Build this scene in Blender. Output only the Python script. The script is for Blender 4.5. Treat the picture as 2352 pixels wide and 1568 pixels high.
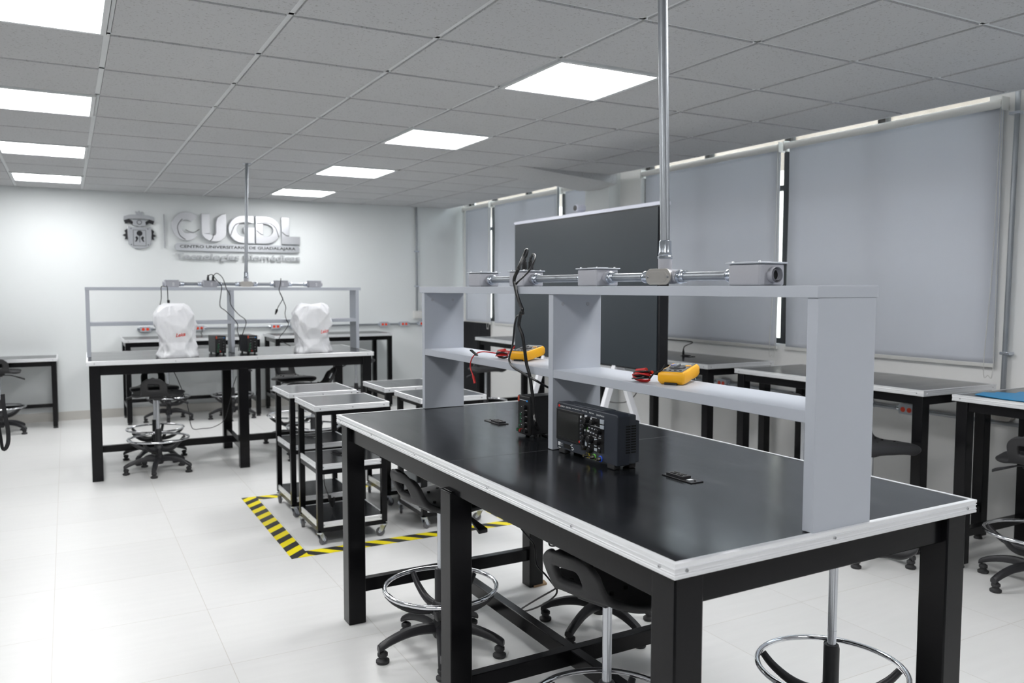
import bpy, bmesh, math, random
from mathutils import Vector, Matrix, noise
from mathutils.bvhtree import BVHTree
random.seed(7)
PI = math.pi
SC = bpy.context.scene
for o in list(bpy.data.objects): bpy.data.objects.remove(o)
COL = SC.collection

# ------------------------------------------------------------------ camera, world, exposure
H = 1.423                      # eye height
ZC = 2.47                      # suspended ceiling
YB = 9.937                     # back wall
XR = 4.69                      # window wall
TX0, TY0, TS = .181, 3.835, .61  # ceiling grid
cam = bpy.data.cameras.new('camera'); co = bpy.data.objects.new('camera', cam); COL.objects.link(co)
cam.sensor_width = 36.0; cam.lens = 1870.0 / 2352 * 36; cam.clip_start = .05; cam.clip_end = 200
yaw, pit, rol = .5002, -.065, .00135
cy, sy = math.cos(yaw), math.sin(yaw)
fwd = Vector((sy * math.cos(pit), cy * math.cos(pit), math.sin(pit)))
r0 = Vector((cy, -sy, 0)); u0 = r0.cross(fwd)
rt = r0 * math.cos(rol) + u0 * math.sin(rol); up = rt.cross(fwd)
M = Matrix((rt, up, -fwd)).transposed().to_4x4(); M.translation = (0, 0, H)
co.matrix_world = M
cam.dof.use_dof = True; cam.dof.focus_distance = 2.5; cam.dof.aperture_fstop = 4.5
SC.camera = co
SC.view_settings.view_transform = 'Standard'; SC.view_settings.look = 'None'
SC.view_settings.exposure = 0.12; SC.view_settings.gamma = 1.0
SC.view_settings.use_curve_mapping = False
W = bpy.data.worlds.new('sky'); SC.world = W; W.use_nodes = True
nt = W.node_tree; bg = nt.nodes['Background']
bg.inputs[0].default_value = (.86, .93, 1, 1); bg.inputs[1].default_value = 8.0
PANEL = 19.5                    # LED panel strength

# ------------------------------------------------------------------ materials
MAT = {}
def mat(name, col, rough=.5, metal=0.0, spec=.5, emit=0, noise=None, bump=None, coat=0, trans=0, alpha=1):
    """noise=(scale, amount, stretch xyz) modulates the colour, bump=(scale,strength)"""
    m = bpy.data.materials.new(name); m.use_nodes = True
    n = m.node_tree.nodes; l = m.node_tree.links; b = n['Principled BSDF']
    b.inputs['Base Color'].default_value = (*col, 1); b.inputs['Roughness'].default_value = rough
    b.inputs['Metallic'].default_value = metal; b.inputs['Specular IOR Level'].default_value = spec
    b.inputs['Coat Weight'].default_value = coat
    if trans: b.inputs['Transmission Weight'].default_value = trans
    if alpha < 1: b.inputs['Alpha'].default_value = alpha
    if emit:
        b.inputs['Emission Color'].default_value = (*col, 1); b.inputs['Emission Strength'].default_value = emit
    tc = n.new('ShaderNodeTexCoord')
    if noise:
        sc, amt, st = noise
        mp = n.new('ShaderNodeMapping'); mp.inputs['Scale'].default_value = st; l.new(tc.outputs['Object'], mp.inputs[0])
        nz = n.new('ShaderNodeTexNoise'); nz.inputs['Scale'].default_value = sc; nz.inputs['Detail'].default_value = 5
        l.new(mp.outputs[0], nz.inputs['Vector'])
        mx = n.new('ShaderNodeMix'); mx.data_type = 'RGBA'
        mx.inputs[6].default_value = (*[c * (1 - amt) for c in col], 1); mx.inputs[7].default_value = (*[min(1, c * (1 + amt)) for c in col], 1)
        l.new(nz.outputs['Fac'], mx.inputs[0]); l.new(mx.outputs[2], b.inputs['Base Color'])
    if bump:
        nb = n.new('ShaderNodeTexNoise'); nb.inputs['Scale'].default_value = bump[0]; nb.inputs['Detail'].default_value = 3
        bp = n.new('ShaderNodeBump'); bp.inputs['Strength'].default_value = bump[1]; bp.inputs['Distance'].default_value = .002
        l.new(tc.outputs['Object'], nb.inputs['Vector']); l.new(nb.outputs['Fac'], bp.inputs['Height']); l.new(bp.outputs[0], b.inputs['Normal'])
    MAT[name] = m
    return m
mat('wall', (.83, .86, .865), .75, bump=(60, .15))
mat('wall_warm', (.86, .86, .85), .75, bump=(60, .15))
mat('wall_dark', (.75, .76, .78), .7)
mat('base', (.60, .585, .55), .4)
mat('tbar', (.74, .76, .77), .5)
mat('black_metal', (.005, .005, .006), .22, spec=.22, bump=(90, .05))
mat('alu', (.90, .91, .93), .38, .6, noise=(6, .08, (1, 1, 12)))
mat('screw', (.55, .56, .58), .3, 1)
mat('melamine', (.48, .51, .565), .45, noise=(3, .02, (1, 1, 1)))
mat('cap', (.42, .43, .47), .6)
mat('plastic', (.022, .022, .025), .42, bump=(200, .12))
mat('seat', (.020, .020, .022), .5, bump=(160, .18))
mat('dimple', (.004, .004, .004), .8)
mat('chrome', (.80, .81, .84), .12, 1)
mat('gas', (.62, .64, .68), .25, .9)
mat('rubber', (.03, .03, .032), .6)
mat('wheel', (.16, .16, .17), .5)
mat('zinc', (.62, .66, .72), .22, 1, bump=(40, .1))
mat('galv', (.34, .36, .385), .42, .85, noise=(30, .18, (1, 1, .2)))
mat('gbox', (.42, .425, .46), .55, bump=(120, .2))
mat('gbox_lid', (.50, .53, .58), .45)
mat('cover', (.52, .50, .47), .35, .7, noise=(25, .1, (1, 1, 1)))
mat('white', (.85, .86, .88), .5)
mat('ink', (.02, .02, .02), .6)
def blind_mat():
    m = mat('blind', (.78, .81, .88), .85); n = m.node_tree.nodes; l = m.node_tree.links; b = n['Principled BSDF']
    t = n.new('ShaderNodeBsdfTranslucent'); t.inputs[0].default_value = (.70, .70, .72, 1)
    mx = n.new('ShaderNodeMixShader'); mx.inputs[0].default_value = .24
    l.new(b.outputs[0], mx.inputs[1]); l.new(t.outputs[0], mx.inputs[2]); l.new(mx.outputs[0], n['Material Output'].inputs[0])
blind_mat()
mat('tube', (.74, .74, .72), .5)
mat('chain', (.62, .62, .60), .4)
mat('outlet_red', (.85, .06, .015), .4)
mat('frame_black', (.01, .01, .01), .4)
mat('glass', (.9, .95, .95), .02, trans=1)
mat('concrete', (.115, .092, .07), .85, noise=(3, .2, (1, 4, 1)))
mat('concrete_pale', (.45, .42, .36), .85, noise=(1.5, .3, (1, 4, 1)))
mat('tv_screen', (.026, .034, .042), .34, noise=(1.2, .1, (1, 1, 1)))
mat('tv_black', (.006, .006, .008), .3)
mat('tv_white', (.72, .74, .84), .4)
mat('stand_white', (.80, .81, .85), .4)
mat('cable', (.008, .008, .009), .35)
mat('cable_grey', (.06, .06, .06), .4)
mat('red_wire', (.55, .012, .012), .4)
mat('yellow', (.95, .46, .008), .45)
mat('mm_face', (.12, .125, .13), .35)
mat('mm_dark', (.02, .02, .022), .4)
mat('lcd', (.22, .23, .22), .25)
mat('blue_btn', (.08, .12, .5), .4)
mat('orange_btn', (1, .45, .02), .4)
mat('scope_body', (.030, .036, .050), .45, bump=(200, .06))
mat('scope_side', (.052, .060, .074), .5, bump=(200, .1))
mat('scope_black', (.008, .008, .009), .35)
mat('scope_screen', (.022, .023, .022), .12)
mat('scope_key', (.05, .055, .07), .4)
mat('scope_key_light', (.45, .50, .55), .4)
mat('print_white', (.72, .74, .76), .5)
mat('print_red', (.75, .03, .02), .5)
mat('ring_yellow', (.75, .62, .03), .4)
mat('ring_green', (.12, .5, .05), .4)
mat('ring_blue', (.03, .12, .8), .4)
mat('bnc', (.62, .58, .50), .25, 1)
mat('psu_body', (.006, .006, .007), .4)
mat('psu_panel', (.010, .010, .011), .5)
mat('led_green', (.006, .09, .035), .4)
mat('led_red', (.25, .012, .01), .4)
mat('blue_logo', (.02, .25, .7), .4)
mat('psu_orange', (.55, .06, .02), .4)
mat('mirror_steel', (.66, .67, .70), .30, .9, bump=(9, .5))
mat('steel_matt', (.58, .60, .63), .35, .9)
mat('steel_dull', (.44, .45, .48), .4, .55)
mat('steel_text', (.52, .54, .56), .45, .5)
mat('etch', (.03, .03, .035), .4, .3)
mat('blue_mat', (.015, .30, .62), .45, noise=(8, .15, (1, 3, 1)))
mat('cardboard', (.32, .22, .13), .9, noise=(30, .3, (1, 1, 6)))
mat('ribbed', (.018, .019, .022), .6)
mat('strap', (.006, .006, .008), .7)
mat('led', (1, 1, 1), .5, emit=PANEL)

def bag_mat():
    m = mat('bag', (.92, .93, .96), .38, bump=(9, .5)); n = m.node_tree.nodes; l = m.node_tree.links; b = n['Principled BSDF']
    t = n.new('ShaderNodeBsdfTranslucent'); t.inputs[0].default_value = (.9, .92, .96, 1); tr = n.new('ShaderNodeBsdfTransparent')
    mx = n.new('ShaderNodeMixShader'); mx.inputs[0].default_value = .12; l.new(b.outputs[0], mx.inputs[1]); l.new(t.outputs[0], mx.inputs[2])
    m2 = n.new('ShaderNodeMixShader'); m2.inputs[0].default_value = .035; l.new(mx.outputs[0], m2.inputs[1]); l.new(tr.outputs[0], m2.inputs[2])
    l.new(m2.outputs[0], n['Material Output'].inputs[0])
bag_mat()

def laminate(name, scale_dir):
    """black matt-gloss laminate with faint directional scratches and a few pale scuffs"""
    m = mat(name, (.012, .0125, .014), .3); n = m.node_tree.nodes; l = m.node_tree.links; b = n['Principled BSDF']
    tc = n.new('ShaderNodeTexCoord'); mp = n.new('ShaderNodeMapping'); mp.inputs['Scale'].default_value = scale_dir
    l.new(tc.outputs['Object'], mp.inputs[0])
    nz = n.new('ShaderNodeTexNoise'); nz.inputs['Scale'].default_value = 5; nz.inputs['Detail'].default_value = 8; l.new(mp.outputs[0], nz.inputs['Vector'])
    r = n.new('ShaderNodeMapRange'); r.inputs['To Min'].default_value = .13; r.inputs['To Max'].default_value = .24
    l.new(nz.outputs['Fac'], r.inputs['Value']); l.new(r.outputs[0], b.inputs['Roughness'])
    n2 = n.new('ShaderNodeTexNoise'); n2.inputs['Scale'].default_value = 1.6; n2.inputs['Detail'].default_value = 9; n2.inputs['Roughness'].default_value = .7
    l.new(mp.outputs[0], n2.inputs['Vector'])
    cr = n.new('ShaderNodeValToRGB'); cr.color_ramp.elements[0].position = .56; cr.color_ramp.elements[0].color = (.010, .011, .013, 1)
    cr.color_ramp.elements[1].position = .82; cr.color_ramp.elements[1].color = (.06, .062, .066, 1)
    l.new(n2.outputs['Fac'], cr.inputs[0]); l.new(cr.outputs[0], b.inputs['Base Color'])
    bp = n.new('ShaderNodeBump'); bp.inputs['Strength'].default_value = .03; bp.inputs['Distance'].default_value = .0004
    l.new(nz.outputs['Fac'], bp.inputs['Height']); l.new(bp.outputs[0], b.inputs['Normal'])
    return m
laminate('laminate', (4, 1, 1))

def floor_mat():
    m = mat('floor_tile', (.78, .78, .765), .2); n = m.node_tree.nodes; l = m.node_tree.links; b = n['Principled BSDF']
    geo = n.new('ShaderNodeNewGeometry'); mp = n.new('ShaderNodeMapping')
    mp.inputs['Location'].default_value = (.09, -3.145, 0); mp.vector_type = 'POINT'; l.new(geo.outputs['Position'], mp.inputs[0])
    br = n.new('ShaderNodeTexBrick'); br.offset = 0; br.squash = 1
    br.inputs['Scale'].default_value = 1; br.inputs['Brick Width'].default_value = .597; br.inputs['Row Height'].default_value = .597
    br.inputs['Mortar Size'].default_value = .0016; br.inputs['Mortar Smooth'].default_value = .3
    br.inputs['Color1'].default_value = (.85, .85, .84, 1); br.inputs['Color2'].default_value = (.82, .82, .81, 1); br.inputs['Mortar'].default_value = (.68, .66, .625, 1)
    l.new(mp.outputs[0], br.inputs['Vector'])
    m2 = n.new('ShaderNodeMapping'); m2.inputs['Scale'].default_value = (1, 9, 1); l.new(geo.outputs['Position'], m2.inputs[0])
    nz = n.new('ShaderNodeTexNoise'); nz.inputs['Scale'].default_value = 3; nz.inputs['Detail'].default_value = 6; l.new(m2.outputs[0], nz.inputs['Vector'])
    mr = n.new('ShaderNodeMapRange'); mr.inputs['To Min'].default_value = .95; mr.inputs['To Max'].default_value = 1.03; l.new(nz.outputs['Fac'], mr.inputs['Value'])
    mu = n.new('ShaderNodeMix'); mu.data_type = 'RGBA'; mu.blend_type = 'MULTIPLY'; mu.inputs[0].default_value = 1
    l.new(br.outputs['Color'], mu.inputs[6]); l.new(mr.outputs[0], mu.inputs[7]); l.new(mu.outputs[2], b.inputs['Base Color'])
    r2 = n.new('ShaderNodeMapRange'); r2.inputs['To Min'].default_value = .27; r2.inputs['To Max'].default_value = .42; l.new(nz.outputs['Fac'], r2.inputs['Value']); l.new(r2.outputs[0], b.inputs['Roughness'])
    bp = n.new('ShaderNodeBump'); bp.invert = True; bp.inputs['Strength'].default_value = .1; bp.inputs['Distance'].default_value = .0005
    l.new(br.outputs['Fac'], bp.inputs['Height']); l.new(bp.outputs[0], b.inputs['Normal'])
floor_mat()
def ceil_mat():
    m = mat('ceiling_tile', (.56, .56, .575), .9); n = m.node_tree.nodes; l = m.node_tree.links; b = n['Principled BSDF']
    geo = n.new('ShaderNodeNewGeometry')
    nz = n.new('ShaderNodeTexNoise'); nz.inputs['Scale'].default_value = 95; nz.inputs['Detail'].default_value = 3; l.new(geo.outputs['Position'], nz.inputs['Vector'])
    cr = n.new('ShaderNodeValToRGB'); e = cr.color_ramp.elements; e[0].position = .33; e[0].color = (.42, .42, .425, 1); e[1].position = .40; e[1].color = (.57, .575, .585, 1)
    l.new(nz.outputs['Fac'], cr.inputs[0]); l.new(cr.outputs[0], b.inputs['Base Color'])
ceil_mat()
def tape_mat():
    m = mat('hazard_tape', (.9, .75, .02), .45); n = m.node_tree.nodes; l = m.node_tree.links; b = n['Principled BSDF']
    tc = n.new('ShaderNodeTexCoord'); sx = n.new('ShaderNodeSeparateXYZ'); l.new(tc.outputs['Object'], sx.inputs[0])
    a = n.new('ShaderNodeMath'); a.operation = 'ADD'; l.new(sx.outputs[0], a.inputs[0]); l.new(sx.outputs[1], a.inputs[1])
    d = n.new('ShaderNodeMath'); d.operation = 'DIVIDE'; d.inputs[1].default_value = .155; l.new(a.outputs[0], d.inputs[0])
    f = n.new('ShaderNodeMath'); f.operation = 'FRACT'; l.new(d.outputs[0], f.inputs[0])
    g = n.new('ShaderNodeMath'); g.operation = 'GREATER_THAN'; g.inputs[1].default_value = .5; l.new(f.outputs[0], g.inputs[0])
    mx = n.new('ShaderNodeMix'); mx.data_type = 'RGBA'; mx.inputs[6].default_value = (1.0, .84, .01, 1); mx.inputs[7].default_value = (.035, .035, .035, 1)
    l.new(g.outputs[0], mx.inputs[0]); l.new(mx.outputs[2], b.inputs['Base Color'])
tape_mat()

# ------------------------------------------------------------------ mesh helpers
class MB:
    def __init__(s): s.v = []; s.f = []; s.mi = []; s.sm = []; s.k = 0; s.T = None
    def add(s, vs, fs, smooth=False):
        o = len(s.v)
        for p in vs:
            p = Vector(p)
            if s.T is not None: p = s.T @ p
            s.v.append(p)
        for f in fs: s.f.append([o + i for i in f]); s.mi.append(s.k); s.sm.append(smooth)
        return s
    def box(s, x0, x1, y0, y1, z0, z1):
        return s.add([(x0,y0,z0),(x1,y0,z0),(x1,y1,z0),(x0,y1,z0),(x0,y0,z1),(x1,y0,z1),(x1,y1,z1),(x0,y1,z1)],
                     [(0,3,2,1),(4,5,6,7),(0,1,5,4),(1,2,6,5),(2,3,7,6),(3,0,4,7)])
    def cyl(s, p0, p1, r0, r1=None, n=20, caps=True):
        r1 = r0 if r1 is None else r1
        p0, p1 = Vector(p0), Vector(p1); d = (p1 - p0).normalized()
        a = d.orthogonal().normalized(); b = d.cross(a)
        vs = []
        for p, r in ((p0, r0), (p1, r1)):
            for i in range(n):
                t = 2 * PI * i / n; vs.append(p + (a * math.cos(t) + b * math.sin(t)) * r)
        s.add(vs, [(i, (i + 1) % n, n + (i + 1) % n, n + i) for i in range(n)], True)
        if caps: s.add(vs, [tuple(range(n))[::-1], tuple(range(n, 2 * n))])
        return s
    def tube(s, pts, r, n=8, closed=False, flat=1.0, radii=None):
        P = [Vector(p) for p in pts]; m = len(P); vs = []; up_ = None
        for i, p in enumerate(P):
            if closed: d = P[(i + 1) % m] - P[i - 1]
            else: d = P[min(i + 1, m - 1)] - P[max(i - 1, 0)]
            d.normalize()
            if up_ is None: up_ = d.orthogonal().normalized() if not closed else (Vector((0, 0, 1)) if abs(d.z) < .9 else Vector((1, 0, 0)))
            up_ = (up_ - d * up_.dot(d)).normalized(); b = d.cross(up_)
            rr = radii[i] if radii else r
            for k in range(n):
                t = 2 * PI * k / n; vs.append(p + up_ * math.cos(t) * rr * flat + b * math.sin(t) * rr)
        seg = m if closed else m - 1
        fs = [(i * n + k, i * n + (k + 1) % n, ((i + 1) % m) * n + (k + 1) % n, ((i + 1) % m) * n + k) for i in range(seg) for k in range(n)]
        s.add(vs, fs, True)
        if not closed: s.add(vs, [tuple(range(n))[::-1], tuple(range((m - 1) * n, m * n))])
        return s
    def lathe(s, prof, c=(0, 0, 0), n=24, axis='z'):
        vs = []; c = Vector(c)
        for r, z in prof:
            for k in range(n):
                t = 2 * PI * k / n; q = (r * math.cos(t), r * math.sin(t), z)
                if axis == 'x': q = (z, q[0], q[1])
                if axis == 'y': q = (q[1], z, q[0])
                vs.append(c + Vector(q))
        m = len(prof)
        return s.add(vs, [(i * n + k, i * n + (k + 1) % n, (i + 1) * n + (k + 1) % n, (i + 1) * n + k) for i in range(m - 1) for k in range(n)], True)
    def prism(s, poly, y0, y1, plane='xz'):
        """extrude a 2D polygon; plane 'xz' extrudes in y, 'xy' in z, 'yz' in x"""
        n = len(poly)
        def P(a, b, t): return {'xz': (a, t, b), 'xy': (a, b, t), 'yz': (t, a, b)}[plane]
        vs = [P(a, b, y0) for a, b in poly] + [P(a, b, y1) for a, b in poly]
        bm = bmesh.new(); bv = [bm.verts.new(P(a, b, 0)) for a, b in poly]
        f = bm.faces.new(bv); bm.normal_update(); res = bmesh.ops.triangulate(bm, faces=[f]); bm.verts.index_update()
        tr = [tuple(v.index for v in ff.verts) for ff in bm.faces]; bm.free()
        s.add(vs, tr + [tuple(n + i for i in t[::-1]) for t in tr] + [(i, (i + 1) % n, n + (i + 1) % n, n + i) for i in range(n)])
        return s
    def build(s, name, mats, parent=None, bevel=0, seg=2, loc=None, rot=None, sub=0, solid=0, angle=40, **props):
        me = bpy.data.meshes.new(name); me.from_pydata([tuple(v) for v in s.v], [], s.f)
        if isinstance(mats, str): mats = [mats]
        for m in mats: me.materials.append(MAT[m])
        for p, mi, sm in zip(me.polygons, s.mi, s.sm): p.material_index = mi; p.use_smooth = True
        bm = bmesh.new(); bm.from_mesh(me); bmesh.ops.remove_doubles(bm, verts=bm.verts, dist=1e-5)
        bmesh.ops.recalc_face_normals(bm, faces=bm.faces); bm.to_mesh(me); bm.free()
        me.set_sharp_from_angle(angle=math.radians(angle))
        o = bpy.data.objects.new(name, me); COL.objects.link(o)
        if parent is not None: o.parent = parent
        if loc is not None: o.location = loc
        if rot is not None: o.rotation_euler = rot
        if solid:
            md = o.modifiers.new('solid', 'SOLIDIFY'); md.thickness = solid; md.offset = -1
        if sub:
            md = o.modifiers.new('sub', 'SUBSURF'); md.levels = sub; md.render_levels = sub
        if bevel:
            md = o.modifiers.new('bevel', 'BEVEL'); md.width = bevel; md.segments = seg; md.limit_method = 'ANGLE'; md.angle_limit = math.radians(40)
        for k, v in props.items(): o[k] = v
        return o
def struct(o): o['kind'] = 'structure'; return o
def tag(o, label, cat, group=None):
    o['label'] = label; o['category'] = cat
    if group: o['group'] = group
    return o
def empty(name, label, cat, loc=(0, 0, 0), rz=0, group=None):
    o = bpy.data.objects.new(name, None); o.empty_display_size = .1; COL.objects.link(o)
    o.location = loc; o.rotation_euler = (0, 0, rz)
    return tag(o, label, cat, group)
def copy_tree(o, parent=None):
    c = o.copy(); COL.objects.link(c)
    if parent is not None: c.parent = parent
    for ch in list(o.children): copy_tree(ch, c)
    return c
def smooth(pts, n=6):
    """Catmull-Rom through the points"""
    P = [Vector(p) for p in pts]; out = []
    for i in range(len(P) - 1):
        a, b, c, d = P[max(i - 1, 0)], P[i], P[i + 1], P[min(i + 2, len(P) - 1)]
        for k in range(n):
            t = k / n
            out.append(.5 * ((2 * b) + (c - a) * t + (2 * a - 5 * b + 4 * c - d) * t * t + (3 * b - a - 3 * c + d) * t ** 3))
    out.append(P[-1]); return out
def text(name, body, size, m, parent, loc, rot, depth=.001, width=None, height=None, shear=0, spacing=1, bold=0, **props):
    """lettering as a mesh, lower left corner at loc"""
    cu = bpy.data.curves.new(name, 'FONT'); cu.body = body; cu.size = size; cu.extrude = depth / 2; cu.shear = shear; cu.space_character = spacing; cu.offset = bold
    cu.resolution_u = 4
    t = bpy.data.objects.new(name, cu); COL.objects.link(t)
    bpy.context.view_layer.update()
    me = bpy.data.meshes.new_from_object(t.evaluated_get(bpy.context.evaluated_depsgraph_get()))
    bpy.data.objects.remove(t)
    xs = [v.co.x for v in me.vertices]; ys = [v.co.y for v in me.vertices]
    x0, x1, y0, y1 = min(xs), max(xs), min(ys), max(ys)
    fx = (width / (x1 - x0)) if width else 1; fy = (height / (y1 - y0)) if height else (fx if width else 1)
    for v in me.vertices: v.co.x = (v.co.x - x0) * fx; v.co.y = (v.co.y - y0) * fy
    me.materials.clear(); me.materials.append(MAT[m]); me.name = name
    o = bpy.data.objects.new(name, me); COL.objects.link(o); o.location = loc; o.rotation_euler = rot
    if parent is not None: o.parent = parent
    for k, v in props.items(): o[k] = v
    return o
FACE_NX = (PI / 2, 0, -PI / 2)     # text that faces -x
FACE_NY = (PI / 2, 0, 0)           # text that faces -y

# ------------------------------------------------------------------ room shell
XL, YF, ZT = -6.2, -3.6, 3.0
struct(MB().box(XL, XR + .2, YF, YB + .15, -.1, 0).build('floor', 'floor_tile'))
struct(MB().box(XL, XR + .15, YB, YB + .15, 0, ZT).build('wall_back', 'wall'))
struct(MB().box(XL - .15, XL, YF, YB + .15, 0, ZT).build('wall_left', 'wall'))
struct(MB().box(XL, XR + .15, YF - .15, YF, 0, ZT).build('wall_front', 'wall_dark'))
W1a, W1b, W2a, W2b, W3a, W3b = 2.86, 6.10, 6.80, 9.885, -1.2, 2.40      # the two window openings along y
sill = 1.01
w = MB()
for a, b in ((YF, W3a), (W3b, W1a), (W1b, W2a), (W2b, YB)): w.box(XR, XR + .16, a, b, 0, ZT)
for a, b in ((W1a, W1b), (W2a, W2b), (W3a, W3b)): w.box(XR, XR + .16, a, b, 0, sill); w.box(XR, XR + .16, a, b, 2.92, ZT)
struct(w.build('wall_right', 'wall_warm'))
struct(MB().box(4.555, XR, 6.42, 6.82, 0, ZT).build('wall_column', 'wall'))
struct(MB().box(XL, XR + .15, YB - .012, YB, 0, .095).build('baseboard_back', 'base'))
# windows: black frame, mullions, glass
def window(name, a, b, mulls):
    f = MB(); x0, x1 = XR + .06, XR + .10
    f.box(x0, x1, a, b, sill, sill + .04).box(x0, x1, a, b, 2.88, 2.92).box(x0, x1, a, a + .035, sill, 2.92).box(x0, x1, b - .035, b, sill, 2.92)
    f.box(x0, x1, a, b, 2.16, 2.20)
    o = struct(f.build(name, 'frame_black'))
    for y in mulls: MB().box(x0 - .02, x1, y - .028, y + .028, sill, 2.9).build('mullion', 'frame_black', o)
    MB().box(x0 + .015, x0 + .021, a, b, sill, 2.9).build('glass', 'glass', o)
window('window_1', W1a, W1b, (3.60, 4.395, 5.26, 6.05))
window('window_3', W3a, W3b, (-.3, .6, 1.5))
window('window_2', W2a, W2b, (7.5, 8.30, 9.16, 9.82))
ext = struct(MB().box(8.2, 8.4, -8, 24, 2.95, 3.8).build('wall_exterior', 'concrete'))
MB().box(8.19, 8.4, -8, 24, -3, 2.95).build('pale_band', 'concrete_pale', ext)
# suspended ceiling: tegular tiles hanging 7 mm below the tees
XCE = TX0 + 7 * TS      # ceiling edge near the windows
i0, i1 = -12, 10; j0, j1 = -10, 7
LIGHTS = [(j, i) for j in (-1, 3) for i in (-7, -4, -1, 2, 5, 8)]
LIGHTS = [(int(math.floor(j)), i) for j, i in LIGHTS]
tl = MB(); g = .0135
for j in range(j0, j1):
    for i in range(i0, i1):
        if (j, i) in LIGHTS: continue
        x0, y0 = TX0 + j * TS, TY0 + i * TS
        if y0 < YF: continue
        tl.box(x0 + g, x0 + TS - g, y0 + g, min(y0 + TS - g, YB - .004), ZC, ZC + .016)
ceil = struct(tl.build('ceiling', 'ceiling_tile'))
tb = MB()
for j in range(j0, j1 + 1):
    x = TX0 + j * TS; tb.box(x - .012, x + .012, YF, YB - .001, ZC + .007, ZC + .04)
for i in range(i0, i1 + 1):
    y = min(TY0 + i * TS, YB - .013)
    if y > YF: tb.box(XL + .01, XCE, y - .012, y + .012, ZC + .007, ZC + .0395)
tb.build('ceiling_tees', 'tbar', ceil)
MB().box(XL, XR + .15, YF, YB, ZT, ZT + .1).build('upper_slab', 'wall_warm', ceil)
MB().box(XCE - .012, XCE + .012, YF, 6.0, ZC + .002, ZC + .03).box(XCE - .012, XCE + .012, 7.25, YB, ZC + .002, ZC + .03).build('perimeter_tee', 'tbar', ceil)
# sloping white soffit that drops from the ceiling to the wall column
s = MB()
A = [(3.22, 6.56, ZC - .002), (3.43, 6.15, ZC - .002), (4.52, 6.24, 2.395), (4.55, 6.56, 2.375), (4.53, 6.88, 2.395), (4.46, 7.2, ZC - .002)]
top = [(x, y, ZC + .03) for x, y, z in A]
s.add(A + top, [(0, 1, 2, 3), (0, 3, 4, 5)] + [(i, (i + 1) % 6, 6 + (i + 1) % 6, 6 + i) for i in range(6)] + [(11, 10, 9, 8, 7, 6)])
struct(s.build('trim_1', 'ceiling_tile'))

# LED panels
def light_panel():
    r = empty('ceiling_light', '', 'ceiling light')
    fr = MB(); h = TS / 2 - .006; q = h - .022
    for a in ((-h, h, -h, -q), (-h, h, q, h), (-h, -q, -q, q), (q, h, -q, q)): fr.box(*a, -.008, .008)
    fr.build('frame', 'tbar', r, bevel=.002)
    MB().box(-q, q, -q, q, -.002, .006).build('diffuser', 'led', r)
    return r
LP = light_panel(); first = True
LB = {(-1, -1): 'square LED panel cut off by the top left corner of the view',
      (-1, 2): 'square LED panel, second from the camera in the left row of ceiling lights',
      (-1, 5): 'square LED panel, third from the camera in the left row of ceiling lights',
      (-1, 8): 'square LED panel nearest the back wall in the left row of ceiling lights',
      (3, -1): 'large bright LED panel beside the steel riser pipe, nearest of the middle row',
      (3, 2): 'square LED panel, second from the camera in the middle row of ceiling lights',
      (3, 5): 'square LED panel, third from the camera in the middle row of ceiling lights',
      (3, 8): 'square LED panel farthest from the camera in the middle row, near the back wall'}
for j, i in LIGHTS:
    if TY0 + i * TS < YF: continue
    o = LP if first else copy_tree(LP); first = False
    o.location = (TX0 + (j + .5) * TS, TY0 + (i + .5) * TS, ZC)
    vis = (j, i) in LB
    tag(o, LB.get((j, i), 'square LED panel in the ceiling outside the view of the photo'), 'ceiling light', 'LED panels in the view' if vis else 'LED panels outside the view')

# ------------------------------------------------------------------ tables
def bar_trim(parent, p0, p1, z1, th, out, screws=(), lip=.010):
    """aluminium edge strip from p0 to p1 (xy) with two grooves; out = outward unit xy"""
    p0, p1, out = Vector((*p0, 0)), Vector((*p1, 0)), Vector((*out, 0))
    d = (p1 - p0).normalized()
    prof = [(-.003, -th), (.0022, -th), (.0022, -th + .2 * th), (.0006, -th + .24 * th), (.0006, -th + .28 * th), (.0026, -th + .30 * th), (.0026, -th + .36 * th), (.0008, -th + .4 * th),
            (.0008, -.42 * th), (.0026, -.38 * th), (.0026, -.32 * th), (.0006, -.30 * th), (.0006, -.26 * th), (.0026, -.18 * th), (.0026, .0006), (.0016, .0014), (-lip, .0014), (-lip, -.002), (-.003, -.002)]
    m = MB(); n = len(prof); vs = []
    for p, sg in ((p0, -1), (p1, 1)):
        for a, z in prof: vs.append(p + out * a + d * (a * sg) + Vector((0, 0, z1 + z)))
    m.add(vs, [(i, (i + 1) % n, n + (i + 1) % n, n + i) for i in range(n)] + [tuple(range(n))[::-1], tuple(range(n, 2 * n))])
    o = m.build('edge_trim', 'alu', parent)
    for t in screws:
        c = p0 + d * t + Vector((0, 0, z1 - th * .55))
        s = MB(); s.cyl(c + out * .0005, c + out * .0034, .0045, .003, 12)
        e = d * .0022; u = Vector((0, 0, .0022)); k = out * .0036; wv = .0004
        s.k = 1; s.add([c + k - e - u * .15, c + k + e - u * .15, c + k + e + u * .15, c + k - e + u * .15], [(0, 1, 2, 3)]).add([c + k - u - e * .15, c + k - u + e * .15, c + k + u + e * .15, c + k + u - e * .15], [(0, 1, 2, 3)])
        s.build('screw', ['screw', 'ink'], o)
    return o
def sq(cx, cy, w, z0, z1, m=None): return (m or MB()).box(cx - w / 2, cx + w / 2, cy - w / 2, cy + w / 2, z0, z1)
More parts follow.
